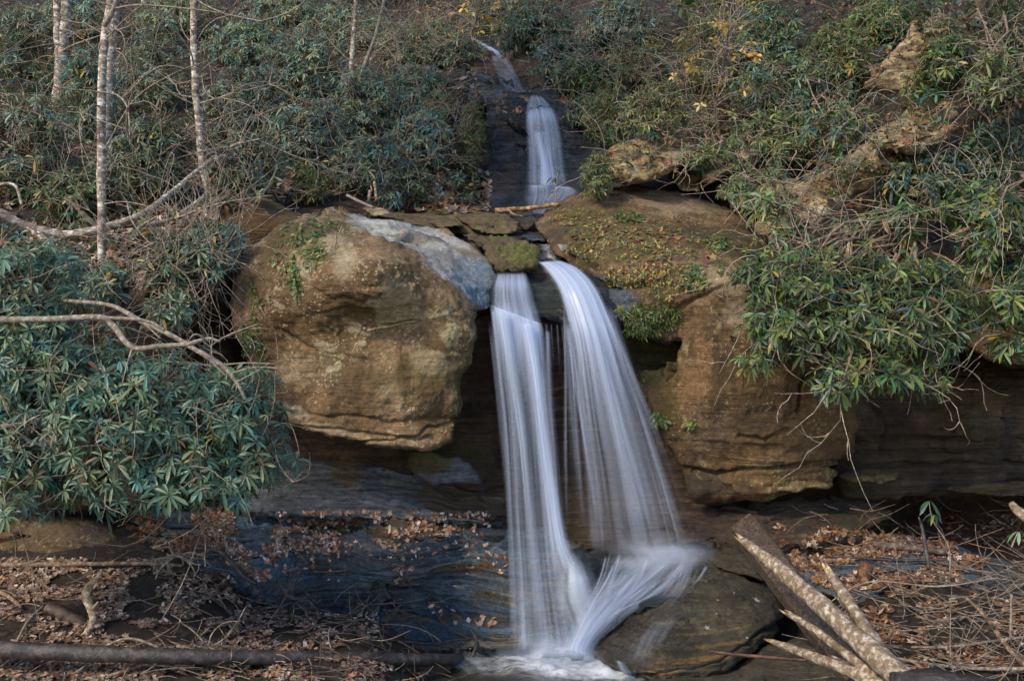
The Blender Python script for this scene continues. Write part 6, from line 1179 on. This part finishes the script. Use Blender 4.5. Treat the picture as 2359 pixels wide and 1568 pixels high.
LITTER = ((.34,.22,.15),(.22,.12,.08),(.17,.09,.06),(.46,.34,.26),(.52,.43,.38),(.26,.18,.15),(.11,.07,.055),(.36,.19,.09),(.20,.14,.12),(.09,.06,.05),(.30,.22,.19))
WETL = ((.40, .27, .22), (.54, .42, .38), (.30, .15, .09), (.66, .58, .56), (.36, .17, .08), (.50, .32, .22))
RUSTL = ((0.203, 0.078, 0.027), (0.156, 0.058, 0.023), (0.265, 0.117, 0.039), (0.125, 0.062, 0.035), (0.234, 0.156, 0.094), (0.094, 0.039, 0.02))
def scatter(name, label, zones, seed):
    rng = np.random.default_rng(seed); mb = MB()
    for (poly, n, size, pal, clumpy, minz) in zones:
        us = [p[0] for p in poly]; vs = [p[1] for p in poly]; C, NN = [], []
        U = rng.uniform(min(us), max(us), n); Vv = rng.uniform(min(vs), max(vs), n); k = in_poly(U, Vv, poly); U, Vv = U[k], Vv[k]
        cl = fbm(np.stack([U * .012, Vv * .03, 0 * U + seed], -1), 3, seed); k = cl > clumpy; U, Vv = U[k], Vv[k]
        for u, v in zip(U, Vv):
            p, nn = hit(u, v)
            if p is None or nn[2] < minz: continue
            C.append(p + nn * .012 + [0, 0, .01 * rng.random()]); NN.append(nn + .28 * rng.normal(size=3))
        if not C: continue
        C, NN = np.array(C), np.array(NN); NN /= np.linalg.norm(NN, axis=1)[:, None]; flat_leaves(mb, C, NN, rng, size, pal)
    o = mb.build(name, M['dry'], smooth=False); o["kind"] = "stuff"; o["label"] = label; return o
scatter("leaf_litter", "fallen autumn leaves covering the lower left bank", [([(-150, 1285), (300, 1290), (480, 1290), (600, 1380), (720, 1440), (850, 1500), (1050, 1540), (1050, 1640), (-150, 1640)], 26000, .043, LITTER, -.06, .2)], 1)
scatter("leaf_litter", "pale fallen leaves scattered over the wet stepped ledges", [([(420, 1180), (1180, 1180), (1190, 1240), (1160, 1330), (960, 1345), (820, 1345), (600, 1345), (450, 1250)], 9000, .040, WETL + RUSTL[:2], -.06, .25), ([(280, 1180), (560, 1160), (620, 1240), (420, 1290), (300, 1240)], 3000, .046, RUSTL, -.05, .2), ([(700, 1395), (1160, 1400), (1160, 1480), (700, 1480)], 400, .06, WETL, .1, .3)], 2)
scatter("leaf_litter", "rust-coloured fallen leaves over the right debris bank", [([(1780, 1215), (1950, 1190), (2500, 1185), (2500, 1650), (2100, 1650), (1850, 1400)], 17000, .048, RUSTL + RUSTL + LITTER[:5], .03, .2)], 3)
scatter("leaf_litter", "fallen leaves lying on the wooded slopes and brinks", [([(880, 380), (1130, 400), (1130, 490), (880, 490)], 900, .08, RUSTL + LITTER, -.2, .1), ([(1070, 190), (1230, 210), (1230, 270), (1130, 260)], 220, .08, RUSTL, -.1, .2), ([(1290, 220), (1420, 230), (1420, 300), (1300, 280)], 160, .08, RUSTL, -.1, .2),
     ([(-150, 440), (500, 440), (500, 660), (-150, 660)], 2500, .09, LITTER, -.2, .1), ([(-150, -60), (1100, -60), (1100, 460), (-150, 460)], 5000, .11, LITTER, -.2, .1), ([(1400, -60), (2500, -60), (2500, 560), (1700, 500), (1400, 300)], 2600, .08, RUSTL, -.1, .55),
     ([(1290, 500), (1560, 500), (1700, 600), (1500, 640), (1320, 600)], 500, .06, RUSTL + ((.35, .28, .08),), -.1, .1)], 4)
spots = [((1690, 1367), "pale oak-like leaf lying on the upper right of the wet boulder"), ((1742, 1384), "second pale leaf near the wet boulder's right rim"), ((1650, 1415), "whitish leaf near the middle right of the wet boulder"), ((1628, 1447), "small whitish leaf low on the wet boulder"), ((1720, 1470), "tiny pale leaf near the wet boulder's lower right rim"), ((1653, 1384), "tan curled leaf on the wet boulder's top")]
for k, ((u, v), lab) in enumerate(spots):
    p, nn = hit(u, v); mb = MB(); flat_leaves(mb, (p + nn * .01)[None], nn[None], np.random.default_rng(k), .055, ((.34, .30, .33),) if 'tan' not in lab else ((.4, .22, .12),), 1.0)
    tag(mb.build("fallen_leaf", M['dry'], smooth=False), lab, "leaf", "leaves on the wet boulder")
def litter_twigs():
    rng = np.random.default_rng(9); mb = MB()
    for (u0, u1, v0, v1, n, ln, tint, rr, upf) in [(1950, 2500, 1310, 1600, 260, .085, (.85, .82, .8, 1), .0055, .12), (1850, 2500, 1180, 1330, 90, .07, (.8, .65, .55, 1), .006, .1), (-100, 1000, 1320, 1600, 150, .045, (.9, .8, .75, 1), .005, .12), (600, 900, 1400, 1490, 55, .06, (.45, .4, .4, 1), .006, .12), (700, 1100, 1480, 1600, 60, .07, (.3, .26, .26, 1), .007, .15)]:
        S = []
        while len(S) < n:
            p, _ = hit(rng.uniform(u0, u1), rng.uniform(v0, v1))
            if p is not None: S.append(p + [0, 0, .02 + .10 * rng.random()])
        S = np.array(S); D = rng.normal(size=(n, 3)) * [1, .7, upf]; P = wander(rng, S, D, 9, rng.uniform(.4, 1.3, n) * ln, .16)
        tubes_batch(mb, P, np.broadcast_to(np.linspace(rr, rr * .4, 9)[None], (n, 9)), 4, tint)
    o = mb.build("twig_litter", M['twig']); o["kind"] = "stuff"; o["label"] = "fallen twigs and brushwood strewn over both lower banks"
litter_twigs()
